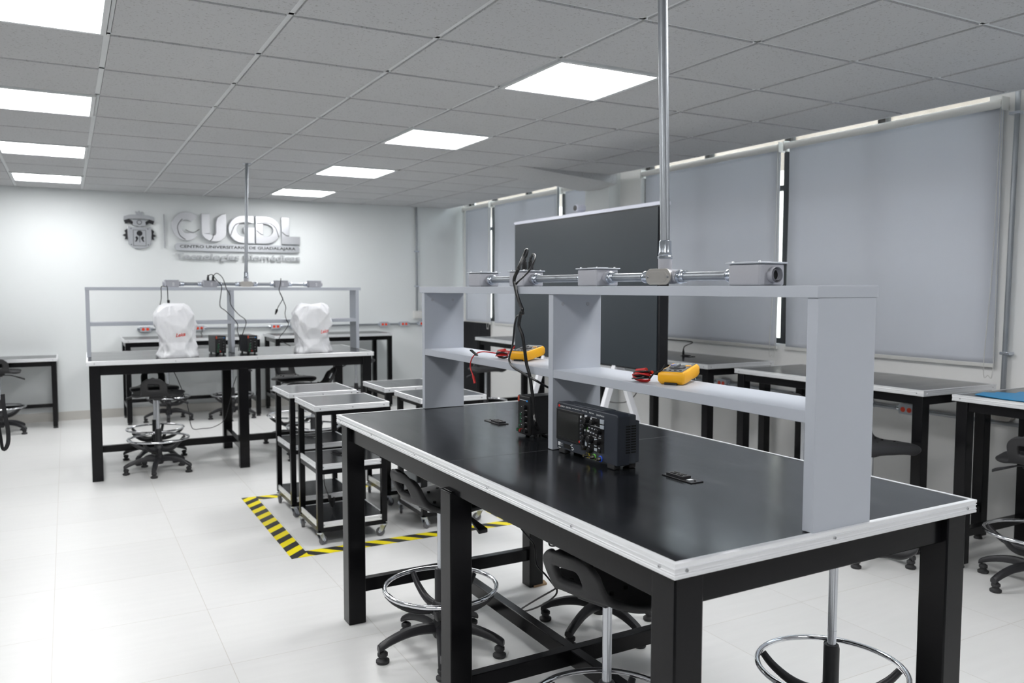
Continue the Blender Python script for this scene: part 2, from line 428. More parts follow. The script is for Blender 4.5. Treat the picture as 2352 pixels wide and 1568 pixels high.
def socket_plate(parent, x, y, z, rz=0, L=.125, Wd=.045, name='socket_plate'):
    o = MB().box(-Wd / 2, Wd / 2, -L / 2, L / 2, 0, .003).build(name, 'scope_black', parent, loc=(x, y, z), rot=(0, 0, rz), bevel=.001)
    b = MB().box(-.016, .016, -.018, .05, .003, .010)
    b.k = 1; b.box(-.010, -.004, .02, .04, .010, .0112).box(.004, .010, .02, .04, .010, .0112).box(-.010, -.004, -.008, .01, .010, .0112).box(.004, .010, -.008, .01, .010, .0112)
    b.build('socket_block', ['plastic', 'dimple'], o)
    MB().box(-.008, .008, -.038, -.027, .003, .0036).build('label', 'white', o)
    MB().cyl((0, -.052, .003), (0, -.052, .006), .003, n=10).build('button', 'plastic', o)
    return o
def big_table(name, label, group):
    """island table 2.15 x .99, long side along local y, origin at the near left corner on the floor"""
    L, Wd, T, th = 2.15, .99, .888, .031
    r = empty(name, label, 'table', group=group)
    t = MB().box(.003, Wd - .003, .003, L - .003, T - th, T); t.build('tabletop', 'laminate', r)
    MB().box(.012, Wd - .012, L / 2 - .0006, L / 2 + .0006, T, T + .0003).build('seam', 'wheel', r)
    sl = (.03, .42, .82, 1.22, 1.66, L - .03); ss = (.03, .42, Wd - .03)
    bar_trim(r, (0, L), (0, 0), T, th, (-1, 0), [L - q for q in (.045, .36, .78, 1.30, 1.72, L - .05)])
    bar_trim(r, (0, 0), (Wd, 0), T, th, (0, -1), (.03, .46, .955))
    bar_trim(r, (Wd, 0), (Wd, L), T, th, (1, 0), (.05, .6, 1.2, 2.1))
    bar_trim(r, (Wd, L), (0, L), T, th, (0, 1), (.05, .5, .94))
    lw = .075; a = .014 + lw / 2
    for x in (a, Wd - a):
        for y in (a, L - a): sq(x, y, lw, 0, T - th).build('leg', 'black_metal', r, bevel=.004)
        ym = L / 2 + .018; m = sq(x, ym, lw, 0, .792); m.box(x - .032, x + .032, ym - .032, ym + .032, .790, .796); m.build('leg', 'black_metal', r, bevel=.004)
    az0, az1 = .782, T - th; ins = .032
    MB().box(ins, ins + .045, .085, L - .085, az0, az1).build('apron', 'black_metal', r, bevel=.003)
    MB().box(Wd - ins - .045, Wd - ins, .085, L - .085, az0, az1).build('apron', 'black_metal', r, bevel=.003)
    MB().box(.085, Wd - .085, ins, ins + .045, az0, az1).build('apron', 'black_metal', r, bevel=.003)
    MB().box(.085, Wd - .085, L - ins - .045, L - ins, az0, az1).build('apron', 'black_metal', r, bevel=.003)
    sz0, sz1 = .128, .184
    for y in (a, L / 2 + .018, L - a): MB().box(a + lw / 2 - .002, Wd - a - lw / 2 + .002, y - .02, y + .02, sz0, sz1).build('stretcher', 'black_metal', r, bevel=.003)
    MB().box(Wd / 2 - .02, Wd / 2 + .02, a, L - a, sz0 + .001, sz1 - .001).build('centre_rail', 'black_metal', r, bevel=.003)
    return r
NR = .0147; NO = Vector((1.0231, 1.2098, 0))
def N(u, v, z): # near table local -> world
    c, s_ = math.cos(NR), math.sin(NR); return Vector((NO.x + c * u - s_ * v, NO.y + s_ * u + c * v, z))
near = big_table('island_table', 'large black topped island table with aluminium edging in the foreground', 'island tables')
near.location = NO; near.rotation_euler.z = NR
far = copy_tree(near); far['label'] = 'large black topped island table with two bagged instruments, in front of the back wall'
# far table: long side along +x; local y -> world x, local x -> world y (mirror-free: rotate -90 about z)
FR = -.0225
far.location = (.135 , 6.6266 + .99, 0); far.rotation_euler.z = -PI / 2 + FR
for y, k in ((.545, 0), (1.65, PI)): socket_plate(near, .497, y, .888, k)

def shelf_unit(name, label, group, lift=.888):
    """two-bay open shelf, local frame as the table"""
    r = empty(name, label, 'shelf unit', group=group)
    u0_, u1_ = .392, .584; t = .028
    for v0 in (.004, 1.064, 2.122):
        o = MB().box(u0_, u1_, v0, v0 + t, lift + .0015, 1.404).build('upright', 'melamine', r, bevel=.001)
        if v0 > 1:
            for q in (.43, .53):
                for z in (1.372,): MB().cyl((q, v0 - .001, z), (q, v0 + .001, z), .0065, n=16).build('screw_cap', 'cap', o)
    MB().box(u0_ - .004, u1_ + .004, .002, 2.168, 1.404, 1.430).build('top_board', 'melamine', r, bevel=.001)
    MB().box(u0_ + .001, u1_ - .001, .032, 1.064, 1.129, 1.156).build('shelf_board', 'melamine', r, bevel=.001)
    MB().box(u0_ + .001, u1_ - .001, 1.092, 2.122, 1.129, 1.156).build('shelf_board', 'melamine', r, bevel=.001)
    return r
sh1 = shelf_unit('desktop_shelf', 'grey laminate two-bay shelf standing on the foreground island table', 'desktop shelves')
sh1.location = NO; sh1.rotation_euler.z = NR
sh2 = copy_tree(sh1); sh2.location = far.location; sh2.rotation_euler = far.rotation_euler
sh2['label'] = 'grey laminate two-bay shelf standing on the far island table'
def F(u, v, z): # far table local (u across depth from back, v along x)
    a = -PI / 2 + FR; return Vector((far.location.x + math.cos(a) * u - math.sin(a) * v, far.location.y + math.sin(a) * u + math.cos(a) * v, z))

# wall benches -----------------------------------------------------------
def bench(name, label, group, loc, L, D, T, rz=0, lw=.05, plates=()):
    """local x = long side, y = depth; origin at centre; front is -y"""
    r = empty(name, label, 'workbench', loc, rz, group); th = .03
    MB().box(-L / 2 + .003, L / 2 - .003, -D / 2 + .003, D / 2 - .003, T - th, T).build('benchtop', 'laminate', r)
    c = [(-L / 2, -D / 2), (L / 2, -D / 2), (L / 2, D / 2), (-L / 2, D / 2)]
    for (p, q, o, s) in ((c[0], c[1], (0, -1), (.04, L / 2, L - .04)), (c[1], c[2], (1, 0), (.03, D - .03)), (c[2], c[3], (0, 1), ()), (c[3], c[0], (-1, 0), (.03, D - .03))):
        bar_trim(r, p, q, T, th, o, s)
    a = .012 + lw / 2
    for x in (-L / 2 + a, L / 2 - a):
        for y in (-D / 2 + a, D / 2 - a):
            m = sq(x, y, lw, .022, T - th)
            m.build('leg', 'black_metal', r, bevel=.003)
            MB().lathe([(0, 0), (.022, 0), (.024, .006), (.02, .012), (.02, .022), (0, .022)], (x, y, 0), 14).build('foot', 'rubber', r)
        MB().box(x - lw * .4, x + lw * .4, -D / 2 + a + lw / 2, D / 2 - a - lw / 2, .16, .20).build('stretcher', 'black_metal', r, bevel=.002)
        MB().box(x - lw * .4, x + lw * .4, -D / 2 + a + lw / 2, D / 2 - a - lw / 2, T - th - .05, T - th).build('apron', 'black_metal', r, bevel=.002)
    for y in (-D / 2 + a, D / 2 - a):
        MB().box(-L / 2 + a + lw / 2, L / 2 - a - lw / 2, y - lw * .4, y + lw * .4, T - th - .05, T - th).build('apron', 'black_metal', r, bevel=.002)
    MB().box(-L / 2 + a, L / 2 - a, D / 2 - a - lw * .38, D / 2 - a + lw * .38, .161, .199).build('stretcher', 'black_metal', r, bevel=.002)
    for px, py in plates: socket_plate(r, px, py, T, PI / 2)
    return r
BG = 'wall benches'
bench('wall_bench', 'black topped bench against the back wall behind the left bagged instrument', BG, (1.195, 9.56, 0), 1.38, .62, .888)
bench('wall_bench', 'black topped bench against the back wall behind the right bagged instrument', BG, (2.73, 9.555, 0), 1.40, .62, .888)
bench('wall_bench', 'low bench with pale top against the back wall at the left edge of the view', BG, (-.95, 9.66, 0), 1.70, .50, .713, lw=.045)
bench('wall_bench', 'window bench at the right edge carrying the blue mat', BG, (4.26, 1.845, 0), 1.38, .64, .888, -PI / 2, .06)
bench('wall_bench', 'window bench behind the near end of the foreground shelf, beside the blue matted bench', BG, (4.26, 3.385, 0), 1.38, .64, .888, -PI / 2, .06, ((-.12, .12),))
bench('wall_bench', 'window bench just right of the big black display, with a plug standing in its socket', BG, (4.26, 5.03, 0), 1.38, .64, .888, -PI / 2, .06, ((.05, .05),))
bench('wall_bench', 'window bench seen left of the big black display, in front of the black ribbed panel', BG, (4.26, 7.36, 0), 1.38, .64, .888, -PI / 2, .06)
bench('wall_bench', 'bench of which only one black leg shows at the left edge of the floor', BG, (-1.05, 4.85, 0), 1.38, .62, .888, 0, .06)

# blue mat
bm_ = MB(); pts = []
P = [(3.98, 1.2), (3.97, 2.30), (4.02, 2.47), (4.14, 2.50), (4.17, 2.46), (4.21, 2.47), (4.25, 2.40), (4.33, 2.42), (4.38, 2.33), (4.42, 2.30), (4.45, 1.2)]
bm_.prism(P, .8905, .8925, 'xy')
tag(bm_.build('work_mat', 'blue_mat'), 'thin blue mat with a ragged edge spread on the window bench at the right edge', 'mat')

# ------------------------------------------------------------------ carts
def cart():
    r = empty('trolley', '', 'trolley'); Wx, Dy = .425, .435
    def deck(z, w_, d_, nm):
        o = MB().box(-w_ / 2 + .002, w_ / 2 - .002, -d_ / 2 + .002, d_ / 2 - .002, z - .028, z).build(nm, 'laminate', r)
        c = [(-w_ / 2, -d_ / 2), (w_ / 2, -d_ / 2), (w_ / 2, d_ / 2), (-w_ / 2, d_ / 2)]
        for p, q, ou in ((c[0], c[1], (0, -1)), (c[1], c[2], (1, 0)), (c[2], c[3], (0, 1)), (c[3], c[0], (-1, 0))):
            ln = math.hypot(q[0] - p[0], q[1] - p[1]); bar_trim(o, p, q, z, .028, ou, (.03, ln / 2, ln - .03), .007)
    deck(.78, Wx, Dy, 'top_deck'); pw = .030; ax, ay = Wx / 2 - .012 - pw / 2, Dy / 2 - .012 - pw / 2
    for z in (.452, .128): deck(z, Wx - .035, Dy - .035, 'shelf_deck')
    for x in (-ax, ax):
        for y in (-ay, ay):
            sq(x, y, pw + .002, .086, .752).build('post', 'black_metal', r, bevel=.002)
    for z1 in (.752, .424, .100):
        m = MB()
        for s_ in (-1, 1):
            m.box(-ax, ax, s_ * ay - .0125, s_ * ay + .0125, z1 - .026, z1); m.box(s_ * ax - .0125, s_ * ax + .0125, -ay, ay, z1 - .025, z1 - .0005)
        m.build('frame_rail', 'black_metal', r)
    for k, (x, y) in enumerate(((-ax, -ay), (ax, -ay), (-ax, ay), (ax, ay))):
        a = (.5, 2.4, 1.2, -.6)[k]
        T = Matrix.Translation((x, y, 0)) @ Matrix.Rotation(a, 4, 'Z')
        m = MB(); m.T = T
        m.cyl((0, 0, .066), (0, 0, .075), .020, n=16)
        for s_ in (-1, 1): m.prism([(-.014, .066), (.014, .066), (.030, .024), (.022, .018), (.004, .03)], s_ * .0125 - .001, s_ * .0125 + .001, 'xz')
        m.cyl((.022, -.016, .025), (.022, .016, .025), .004, n=8)
        o = m.build('caster', 'zinc', r)
        wv = MB(); wv.T = T; wv.cyl((.022, -.009, .025), (.022, .009, .025), .025, n=22); wv.build('wheel', 'wheel', o, bevel=.003)
    return r
CG = 'utility trolleys inside the hazard tape'
c0 = cart(); cc = [c0] + [copy_tree(c0) for _ in range(3)]
for o, x, y, l in zip(cc, (1.380, 1.385, 1.995, 2.005), (4.590, 5.205, 5.185, 4.600),
        ('black trolley with aluminium edged decks, nearest the taped corner in front, a cord inside',
         'black trolley with aluminium edged decks standing directly behind the front left trolley',
         'black trolley at the back right of the taped area, mostly hidden by the shelf upright',
         'black trolley at the front right of the taped area, beside the far shelf upright')):
    o.location = (x, y, 0); tag(o, l, 'trolley', CG)
for o in (cc[0], cc[1]): socket_plate(o, .0, .04, .452, .3)

# hazard tape
tx0, tx1, ty0, ty1, tw = 1.0, 2.41, 4.245, 5.655, .095
def tape(x0, y0, x1, y1, label, zz):
    L = math.hypot(x1 - x0, y1 - y0); m = MB().box(0, L, -tw / 2, tw / 2, 0, .0008)
    o = m.build('hazard_tape', 'hazard_tape', loc=(x0, y0, zz), rot=(0, 0, math.atan2(y1 - y0, x1 - x0)))
    tag(o, label, 'floor tape', 'strips of hazard tape round the trolleys')
tape(tx0, ty0 + tw / 2, tx1, ty0 + tw / 2, 'yellow and black striped tape strip on the floor in front of the trolleys', .0004)
tape(tx0 + tw / 2, ty1, tx0 + tw / 2, ty0, 'yellow and black striped tape strip on the floor left of the trolleys', .0013)
tape(tx1 - tw / 2, ty0, tx1 - tw / 2, ty1, 'yellow and black striped tape strip on the floor right of the trolleys', .0013)
tape(tx0, ty1 - tw / 2, tx1, ty1 - tw / 2, 'yellow and black striped tape strip on the floor behind the trolleys', .0004)

# ------------------------------------------------------------------ stools
def stool():
    r = empty('lab_stool', '', 'stool')
    # seat: sheet swept front to back; back of the seat is local -x
    m = MB(); NS, NT = 30, 26; path = []
    ctl = [(.185, .590), (.165, .612), (.10, .622), (.0, .616), (-.08, .614), (-.125, .624), (-.150, .650), (-.168, .685), (-.188, .718), (-.200, .735)]
    raw = smooth([(a, 0, b) for a, b in ctl], 12); acc = [0]
    for a, b in zip(raw, raw[1:]): acc.append(acc[-1] + (b - a).length)
    K = 31; path = []; j = 0
    for i in range(K):
        q = acc[-1] * i / (K - 1)
        while j < len(acc) - 2 and acc[j + 1] < q: j += 1
        path.append(raw[j].lerp(raw[j + 1], (q - acc[j]) / (acc[j + 1] - acc[j])))
    def ss(t, a, b): t = min(1, max(0, (t - a) / (b - a))); return t * t * (3 - 2 * t)
    def width(t):
        w_ = .186 - .092 * ss(t, .46, .74)
        if t < .16: w_ *= .62 + .38 * math.sqrt(1 - (1 - t / .16) ** 2)
        if t > .86: w_ = .030 + (w_ - .030) * math.sqrt(max(0, 1 - ((t - .86) / .14) ** 2))
        return w_
    vs = []; fs = []; NT = 14
    for i, p in enumerate(path):
        t = i / (K - 1); hw = width(t); lip = ss(t, .55, .78)
        for k in range(NT + 1):
            s_ = -1 + 2 * k / NT
            vs.append((p.x + .022 * s_ * s_ * lip, hw * s_, p.z - (.018 * abs(s_) ** 3 + .008 * (1 - s_ * s_)) * (1 - lip) + .016 * (1 - s_ * s_) * ss(t, .86, 1)))
    for i in range(K - 1):
        t = (i + .5) / (K - 1)
        for k in range(NT):
            s_ = -1 + 2 * (k + .5) / NT
            if .79 < t < .885 and abs(s_) < .45: continue
            a = i * (NT + 1) + k; fs.append((a, a + 1, a + NT + 2, a + NT + 1))
    m.add(vs, fs, True)
    seat = m.build('seat', 'seat', r, solid=.024, sub=2, angle=180)
    seat.modifiers['solid'].offset = 0
    m = MB()
    for x in (-.07, -.01, .05, .11):
        for y in ((-.07, .07) if x != .05 else (-.10, 0, .10)): m.cyl((x, y, .616), (x, y, .6255), .006, n=10)
    m.build('seat_dimples', 'dimple', r)
    MB().box(-.07, .07, -.05, .05, .574, .594).lathe([(.03, .56), (.034, .575)], n=16).build('mount_plate', 'plastic', r, bevel=.004)
    MB().cyl((0, 0, .33), (0, 0, .58), .0132, n=20).cyl((0, 0, .365), (0, 0, .367), .0138, n=20).build('gas_column', 'gas', r)
    MB().lathe([(.0, .09), (.022, .09), (.0235, .10), (.0235, .325), (.021, .335), (.014, .336)], n=22).build('column_sleeve', 'plastic', r)
    lv = MB(); lv.tube(smooth([(.03, .0, .572), (.045, -.09, .566), (.05, -.13, .552)], 5), .0045, 8)
    lever = lv.build('lever', 'plastic', r)
    MB().add([(.045, -.125, .560), (.057, -.125, .560), (.057, -.125, .550), (.045, -.125, .550), (.030, -.215, .530), (.072, -.215, .530), (.072, -.215, .514), (.030, -.215, .514)],
             [(0, 1, 2, 3), (4, 5, 6, 7), (0, 1, 5, 4), (1, 2, 6, 5), (2, 3, 7, 6), (3, 0, 4, 7)]).build('lever_grip', 'plastic', lever, bevel=.003)
    # foot ring and its carrier
    R = .218; zr = .262
    MB().tube([(R * math.cos(2 * PI * k / 48), R * math.sin(2 * PI * k / 48), zr) for k in range(48)], .0085, 10, True).build('foot_ring', 'chrome', r)
    m = MB(); m.lathe([(.024, .155), (.040, .158), (.038, .185), (.028, .205), (.0245, .208)], n=20)
    for k in range(5):
        a = 2 * PI * k / 5 + .3; c, s_ = math.cos(a), math.sin(a)
        pr = [(.028, .176), (.08, .176), (.13, .190), (.18, .220), (.212, .252)]
        pr = smooth([(q * c, q * s_, z) for q, z in pr], 4)
        m.tube(pr, .014, 10, radii=[.018 - .007 * i / (len(pr) - 1) for i in range(len(pr))])
    m.build('ring_carrier', 'plastic', r)
    MB().cyl((-.03, .012, .178), (-.062, .03, .178), .014, n=14).build('clamp_knob', 'plastic', r, bevel=.003)
    # five-star base
    m = MB(); m.lathe([(0, .062), (.028, .062), (.034, .075), (.034, .120), (.026, .134), (.0, .135)], n=22); m.build('hub', 'plastic', r)
    for k in range(5):
        a = 2 * PI * k / 5; c, s_ = math.cos(a), math.sin(a); n_ = Vector((-s_, c, 0)); d = Vector((c, s_, 0))
        prof = smooth([(.02, 0, .100), (.08, 0, .106), (.14, 0, .100), (.195, 0, .084), (.236, 0, .066), (.252, 0, .056)], 4)
        vs = []; nn = len(prof); SEC = [(-1, -.6), (-.95, .3), (-.6, .9), (0, 1.05), (.6, .9), (.95, .3), (1, -.6), (.7, -1), (-.7, -1)]
        for i, p in enumerate(prof):
            t = i / (nn - 1); hw = .020 - .003 * t; hh = .020 - .008 * t
            for a_, b_ in SEC: vs.append(d * p.x + n_ * (a_ * hw) + Vector((0, 0, p.z + b_ * hh)))
        q = len(SEC)
        mm = MB().add(vs, [(i * q + j, i * q + (j + 1) % q, (i + 1) * q + (j + 1) % q, (i + 1) * q + j) for i in range(nn - 1) for j in range(q)] + [tuple(range(q)), tuple(range((nn - 1) * q, nn * q))[::-1]], True)
        o = mm.build('base_arm', 'plastic', r)
        MB().lathe([(0, 0), (.023, 0), (.026, .004), (.026, .012), (.016, .019), (.015, .025), (.020, .029), (.020, .039), (.012, .046), (0, .046)], tuple(d * .235), 16).build('glide', 'rubber', o)
    return r
ST = stool(); SG = 'black lab stools with chrome foot rings'
STOOLS = [  # x, y, direction of the seat back (deg), base rotation is the same mesh, label
    (1.250, 2.865, 189, 'black lab stool under the left long side of the foreground table, farther of two'),
    (1.285, 1.800, 196, 'black lab stool nearest the camera, its back lip beside the near table corner'),
    (1.93, 2.76, 44, 'black lab stool standing beyond the centre rail of the foreground table, seat hidden'),
    (2.03, 1.665, 62, 'black lab stool beyond the near end of the foreground table, its seat hidden'),
    (4.03, 2.15, 192, 'black lab stool at the blue matted bench, cut by the right edge'),
    (3.715, 2.83, 73, 'black lab stool half hidden behind the near end panel of the shelf'),
    (.594, 6.80, -104, 'black lab stool in front of the far island table at its left'),
    (.615, 7.30, 88, 'black lab stool behind the far island table, directly behind the nearest left stool'),
    (.93, 9.40, 60, 'black lab stool under the middle of the left back wall bench'),
    (1.57, 9.27, 220, 'black lab stool under the right end of the left back wall bench'),
    (1.79, 7.50, 100, 'black lab stool behind the right half of the far island table'),
    (1.80, 6.80, 2, 'black lab stool behind the rear left trolley, its slotted back lip pointing right'),
    (2.90, 9.05, 90, 'black lab stool in front of the right back wall bench, mostly its steel column'),
    (-.60, 9.30, -90, 'black lab stool at the low bench, cut by the left edge'),
    (3.78, 7.48, 80, 'black lab stool at the window bench left of the display, lever hanging down'),
    (3.80, 3.36, 200, 'black lab stool of which only the steel column shows behind the lower shelf bay')]
for k, (x, y, a, l) in enumerate(STOOLS):
    o = ST if k == 0 else copy_tree(ST)
    o.location = (x, y, 0); o.rotation_euler.z = math.radians(a - 180); tag(o, l, 'stool', SG)
    want = {0: 32, 2: 62, 4: 24, 6: 40, 7: 16, 8: 47, 9: 39}.get(k)
    if want is not None:
        for ch in o.children:
            if ch.name.startswith('base_arm'): ch.rotation_euler.z = math.radians(want - (a - 180))
    if k == 4: [c_ for c_ in o.children if c_.name.startswith('lever')][0].scale.y = -1
    if k in (3, 15):       # seat wound up higher
        for ch in o.children:
            b_ = ch.name.split('.')[0]
            if b_ in ('seat', 'seat_dimples', 'mount_plate'): ch.location.z += .085
            if b_ == 'lever': ch.location.z += .035
            if b_ == 'gas_column': ch.location.z -= .33 * .34; ch.scale.z = 1.34

# ------------------------------------------------------------------ conduit run on the shelves
def conduit_run(name, label, P, boxes, tee, rise_top, near_=True, start_hub=True):
    """P(u, v, z) maps shelf coordinates to the world; boxes = list of v centres"""
    r = empty(name, label, 'electrical conduit', (0, 0, 0), group='conduit runs on the shelves')
    uc = .470; zb = 1.4305; zc = zb + .026; hw, hl, hh = .042, .052, .057
    def TM(v):
        o = P(uc, v, 0); x = (P(uc + 1, v, 0) - o); y = (P(uc, v + 1, 0) - o); z = Vector((0, 0, 1))
        mm = Matrix((x, y, z)).transposed().to_4x4(); mm.translation = o; return mm
    for k, v in enumerate(boxes):
        m = MB(); m.T = TM(v); m.box(-hw, hw, -hl, hl, zb, zb + hh - .004)
        b = m.build('junction_box', 'gbox', r, bevel=.005, seg=3)
        m = MB(); m.T = TM(v); m.box(-hw - .005, hw + .005, -hl - .005, hl + .005, zb + hh - .004, zb + hh)
        l = m.build('lid', 'gbox_lid', b, bevel=.0015)
        for a in (-1, 1):
            for c in (-1, 1):
                m = MB(); m.T = TM(v); m.cyl((a * .034, c * .044, zb + hh), (a * .034, c * .044, zb + hh + .003), .004, .003, 10); m.build('screw', 'screw', l)
        m = MB(); m.T = TM(v); m.box(-.018, .018, -.032, .032, zb + hh, zb + hh + .002); m.build('socket', 'gbox_lid', l, bevel=.001)
        for sgn in (-1, 1):
            m = MB(); m.T = TM(v); m.k = 0
            y0 = sgn * hl; y1 = sgn * (hl + .016)
            m.lathe([(.019, min(y0, y1) - 0), (.019, max(y0, y1)), (.013, max(y0, y1)), (.013, min(y0, y1))], (0, 0, zc), 20, 'y')
            m.k = 1; e = y0 + (y1 - y0) * .35; m.lathe([(0, e), (.0135, e)], (0, 0, zc), 20, 'y')
            m.build('hub', ['gbox', 'dimple'], b)
        if k in (2, 99) or not near_:
            m = MB(); m.T = TM(v); m.box(-hw - .0012, -hw + .0005, .004, .015, zb + .010, zb + .036); s_ = m.build('sticker', 'white', b)
            m = MB(); m.T = TM(v)
            for q in range(5): m.box(-hw - .0016, -hw - .001, .006, .013, zb + .012 + q * .0047, zb + .014 + q * .0047)
            m.build('print', 'ink', s_)
    vs = sorted(boxes + [tee]); 
    for a, b_ in zip(vs, vs[1:]):
        ea = (.062 if a == tee else hl + .014); eb = (.062 if b_ == tee else hl + .014)
        m = MB(); m.T = TM(0); m.cyl((0, a + ea, zc), (0, b_ - eb, zc), .0125, n=18); c = m.build('conduit', 'galv', r)
        for v, s_ in ((a + ea, 1), (b_ - eb, -1)):
            m = MB(); m.T = TM(0); q = [(.0135, 0), (.019, 0), (.020, .004), (.0165, .006), (.0165, .010), (.018, .012), (.0175, .024), (.0155, .027), (.0126, .027)]
            m.lathe([(rr, v + s_ * z) for rr, z in q], (0, 0, zc), 20, 'y'); m.cyl((-.016, v + s_ * .018, zc), (-.022, v + s_ * .018, zc), .004, n=10)
            m.build('coupling', 'zinc', c)
    # tee fitting: rounded cast body, oval cover facing the room, hubs left/right and up
    m = MB(); m.T = TM(tee)
    def oval(hl_, r_): 
        return [(hl_ * (1 if math.cos(t) > 0 else -1) + r_ * math.cos(t), r_ * math.sin(t)) for t in [2 * PI * (k + .5) / 32 for k in range(32)]]
    m.prism([(a, b + zc) for a, b in oval(.030, .020)], -.022, .020, 'yz'); m.cyl((0, 0, zc), (0, 0, zc + .05), .0195, n=22); m.cyl((0, -.062, zc), (0, .062, zc), .0185, n=22)
    body = m.build('tee_fitting', 'gbox', r, bevel=.002)
    m = MB(); m.T = TM(tee); m.prism([(a, b + zc) for a, b in oval(.031, .0225)], -.026, -.021, 'yz'); cv = m.build('cover_plate', 'cover', body, bevel=.0025, seg=3)
    m = MB(); m.T = TM(tee); m.prism([(a, b + zc) for a, b in oval(.024, .015)], -.0265, -.0255, 'yz'); m.build('raised_panel', 'cover', cv, bevel=.0008)
    for sg_ in (-1, 1):
        m = MB(); m.T = TM(tee); m.cyl((-.0255, sg_ * .044, zc), (-.029, sg_ * .044, zc), .0035, n=10); m.build('screw', 'screw', cv)
    m = MB(); m.T = TM(tee); m.lathe([(.0195, zc + .05), (.021, zc + .051), (.021, zc + .057), (.018, .06 + zc), (.0195, zc + .064), (.0175, zc + .070), (.0175, zc + .100), (.0135, zc + .102)], (0, 0, 0), 22)
    m.build('coupling', 'zinc', r)
    b0 = P(uc, tee, zc + .095); b1 = Vector(rise_top)
    rp = MB().cyl(b0, b1, .0138, n=20).build('riser_pipe', 'galv', r)
    MB().lathe([(.014, -.004), (.034, -.004), (.036, 0), (.014, 0)], (b1.x, b1.y, ZC - .0005), 20).build('ceiling_flange', 'zinc', r)
    return r
conduit_run('conduit_run', 'steel conduit with four grey boxes and tall riser pipe on the foreground shelf', N, [.258, .925, 1.372, 1.708], .600, (1.502, 1.872, ZC))
def Fr(u, v, z): return F(.976 - u, v, z)   # boxes face the camera side
conduit_run('conduit_run', 'steel conduit with four grey boxes and thin riser pipe on the far shelf', Fr, [.625, .915, 1.490, 1.775], 1.205, (1.366, 7.159, ZC), False)

# ------------------------------------------------------------------ back wall electrics
r = empty('wall_conduit', 'steel conduit with red socket boxes running along the back wall', 'electrical conduit', (0, YB, 0))
zo = .965; xs = [.76, 1.328, 2.189, 2.418, 3.549, 3.822, 4.08]
MB().cyl((.70, -.022, zo), (4.62, -.022, zo), .011, n=14).build('conduit', 'galv', r)
for k, x in enumerate(xs):
    b = MB().box(x - .055, x + .055, -.05, -.001, zo - .03, zo + .03).build('outlet_box', 'gbox_lid', r, bevel=.004)
    for q in (-.022, .022):
        MB().cyl((x + q, -.0505, zo), (x + q, -.0525, zo), .016, n=18).build('socket', 'outlet_red', b)
    for q in (-.068, .068): MB().cyl((x + q - .012, -.022, zo), (x + q + .012, -.022, zo), .016, n=14).build('coupling', 'zinc', b)
MB().cyl((4.007, -.02, 1.12), (4.007, -.02, ZC + .05), .0125, n=14).build('conduit', 'galv', r)
MB().box(3.955, 4.075, -.06, -.001, 1.03, 1.13).build('switch_box', 'tube', r, bevel=.004)
for z in (1.9, 1.45): MB().box(3.98, 4.035, -.034, -.001, z - .008, z + .008).build('clip', 'zinc', r)
# window wall electrics
r = empty('wall_conduit', 'steel conduit with red socket boxes low on the window wall under the benches', 'electrical conduit', (XR, 0, 0))
MB().cyl((-.022, 1.0, .66), (-.022, 6.38, .66), .0125, n=14).build('conduit', 'galv', r)
for y in (3.29, 3.62, 4.95, 5.345):
    b = MB().box(-.05, -.001, y - .055, y + .055, .63, .69).build('outlet_box', 'gbox_lid', r, bevel=.004)
    for q in (-.022, .022): MB().cyl((-.0505, y + q, .66), (-.0525, y + q, .66), .016, n=18).build('socket', 'outlet_red', b)
    for q in (-.068, .068): MB().cyl((-.022, y + q - .012, .66), (-.022, y + q + .012, .66), .016, n=14).build('coupling', 'zinc', b)
r = empty('wall_conduit', 'vertical steel conduit on the window wall right of the widest blind', 'electrical conduit', (XR, 2.692, 0))
MB().cyl((-.03, .010, .74), (-.03, -.01, 2.55), .0138, n=16).build('conduit', 'galv', r)
for z in (2.40, 1.06): MB().box(-.048, -.001, -.028, .028, z - .008, z + .008).build('clip', 'zinc', r, bevel=.002)
m = MB(); m.prism([(.05 * (1 if math.cos(t) > 0 else -1) * .6 + .024 * math.cos(t), .70 + .024 * math.sin(t)) for t in [2 * PI * (k + .5) / 24 for k in range(24)]], -.055, -.01, 'yz')
m.build('elbow_fitting', 'cover', r, bevel=.003)
r = tag(MB().cyl((4.60, 7.40, .0), (4.60, 7.40, 2.9), .012, n=14).build('wall_pipe', 'galv'), 'thin vertical pipe between the blinds behind the top left of the display', 'pipe')

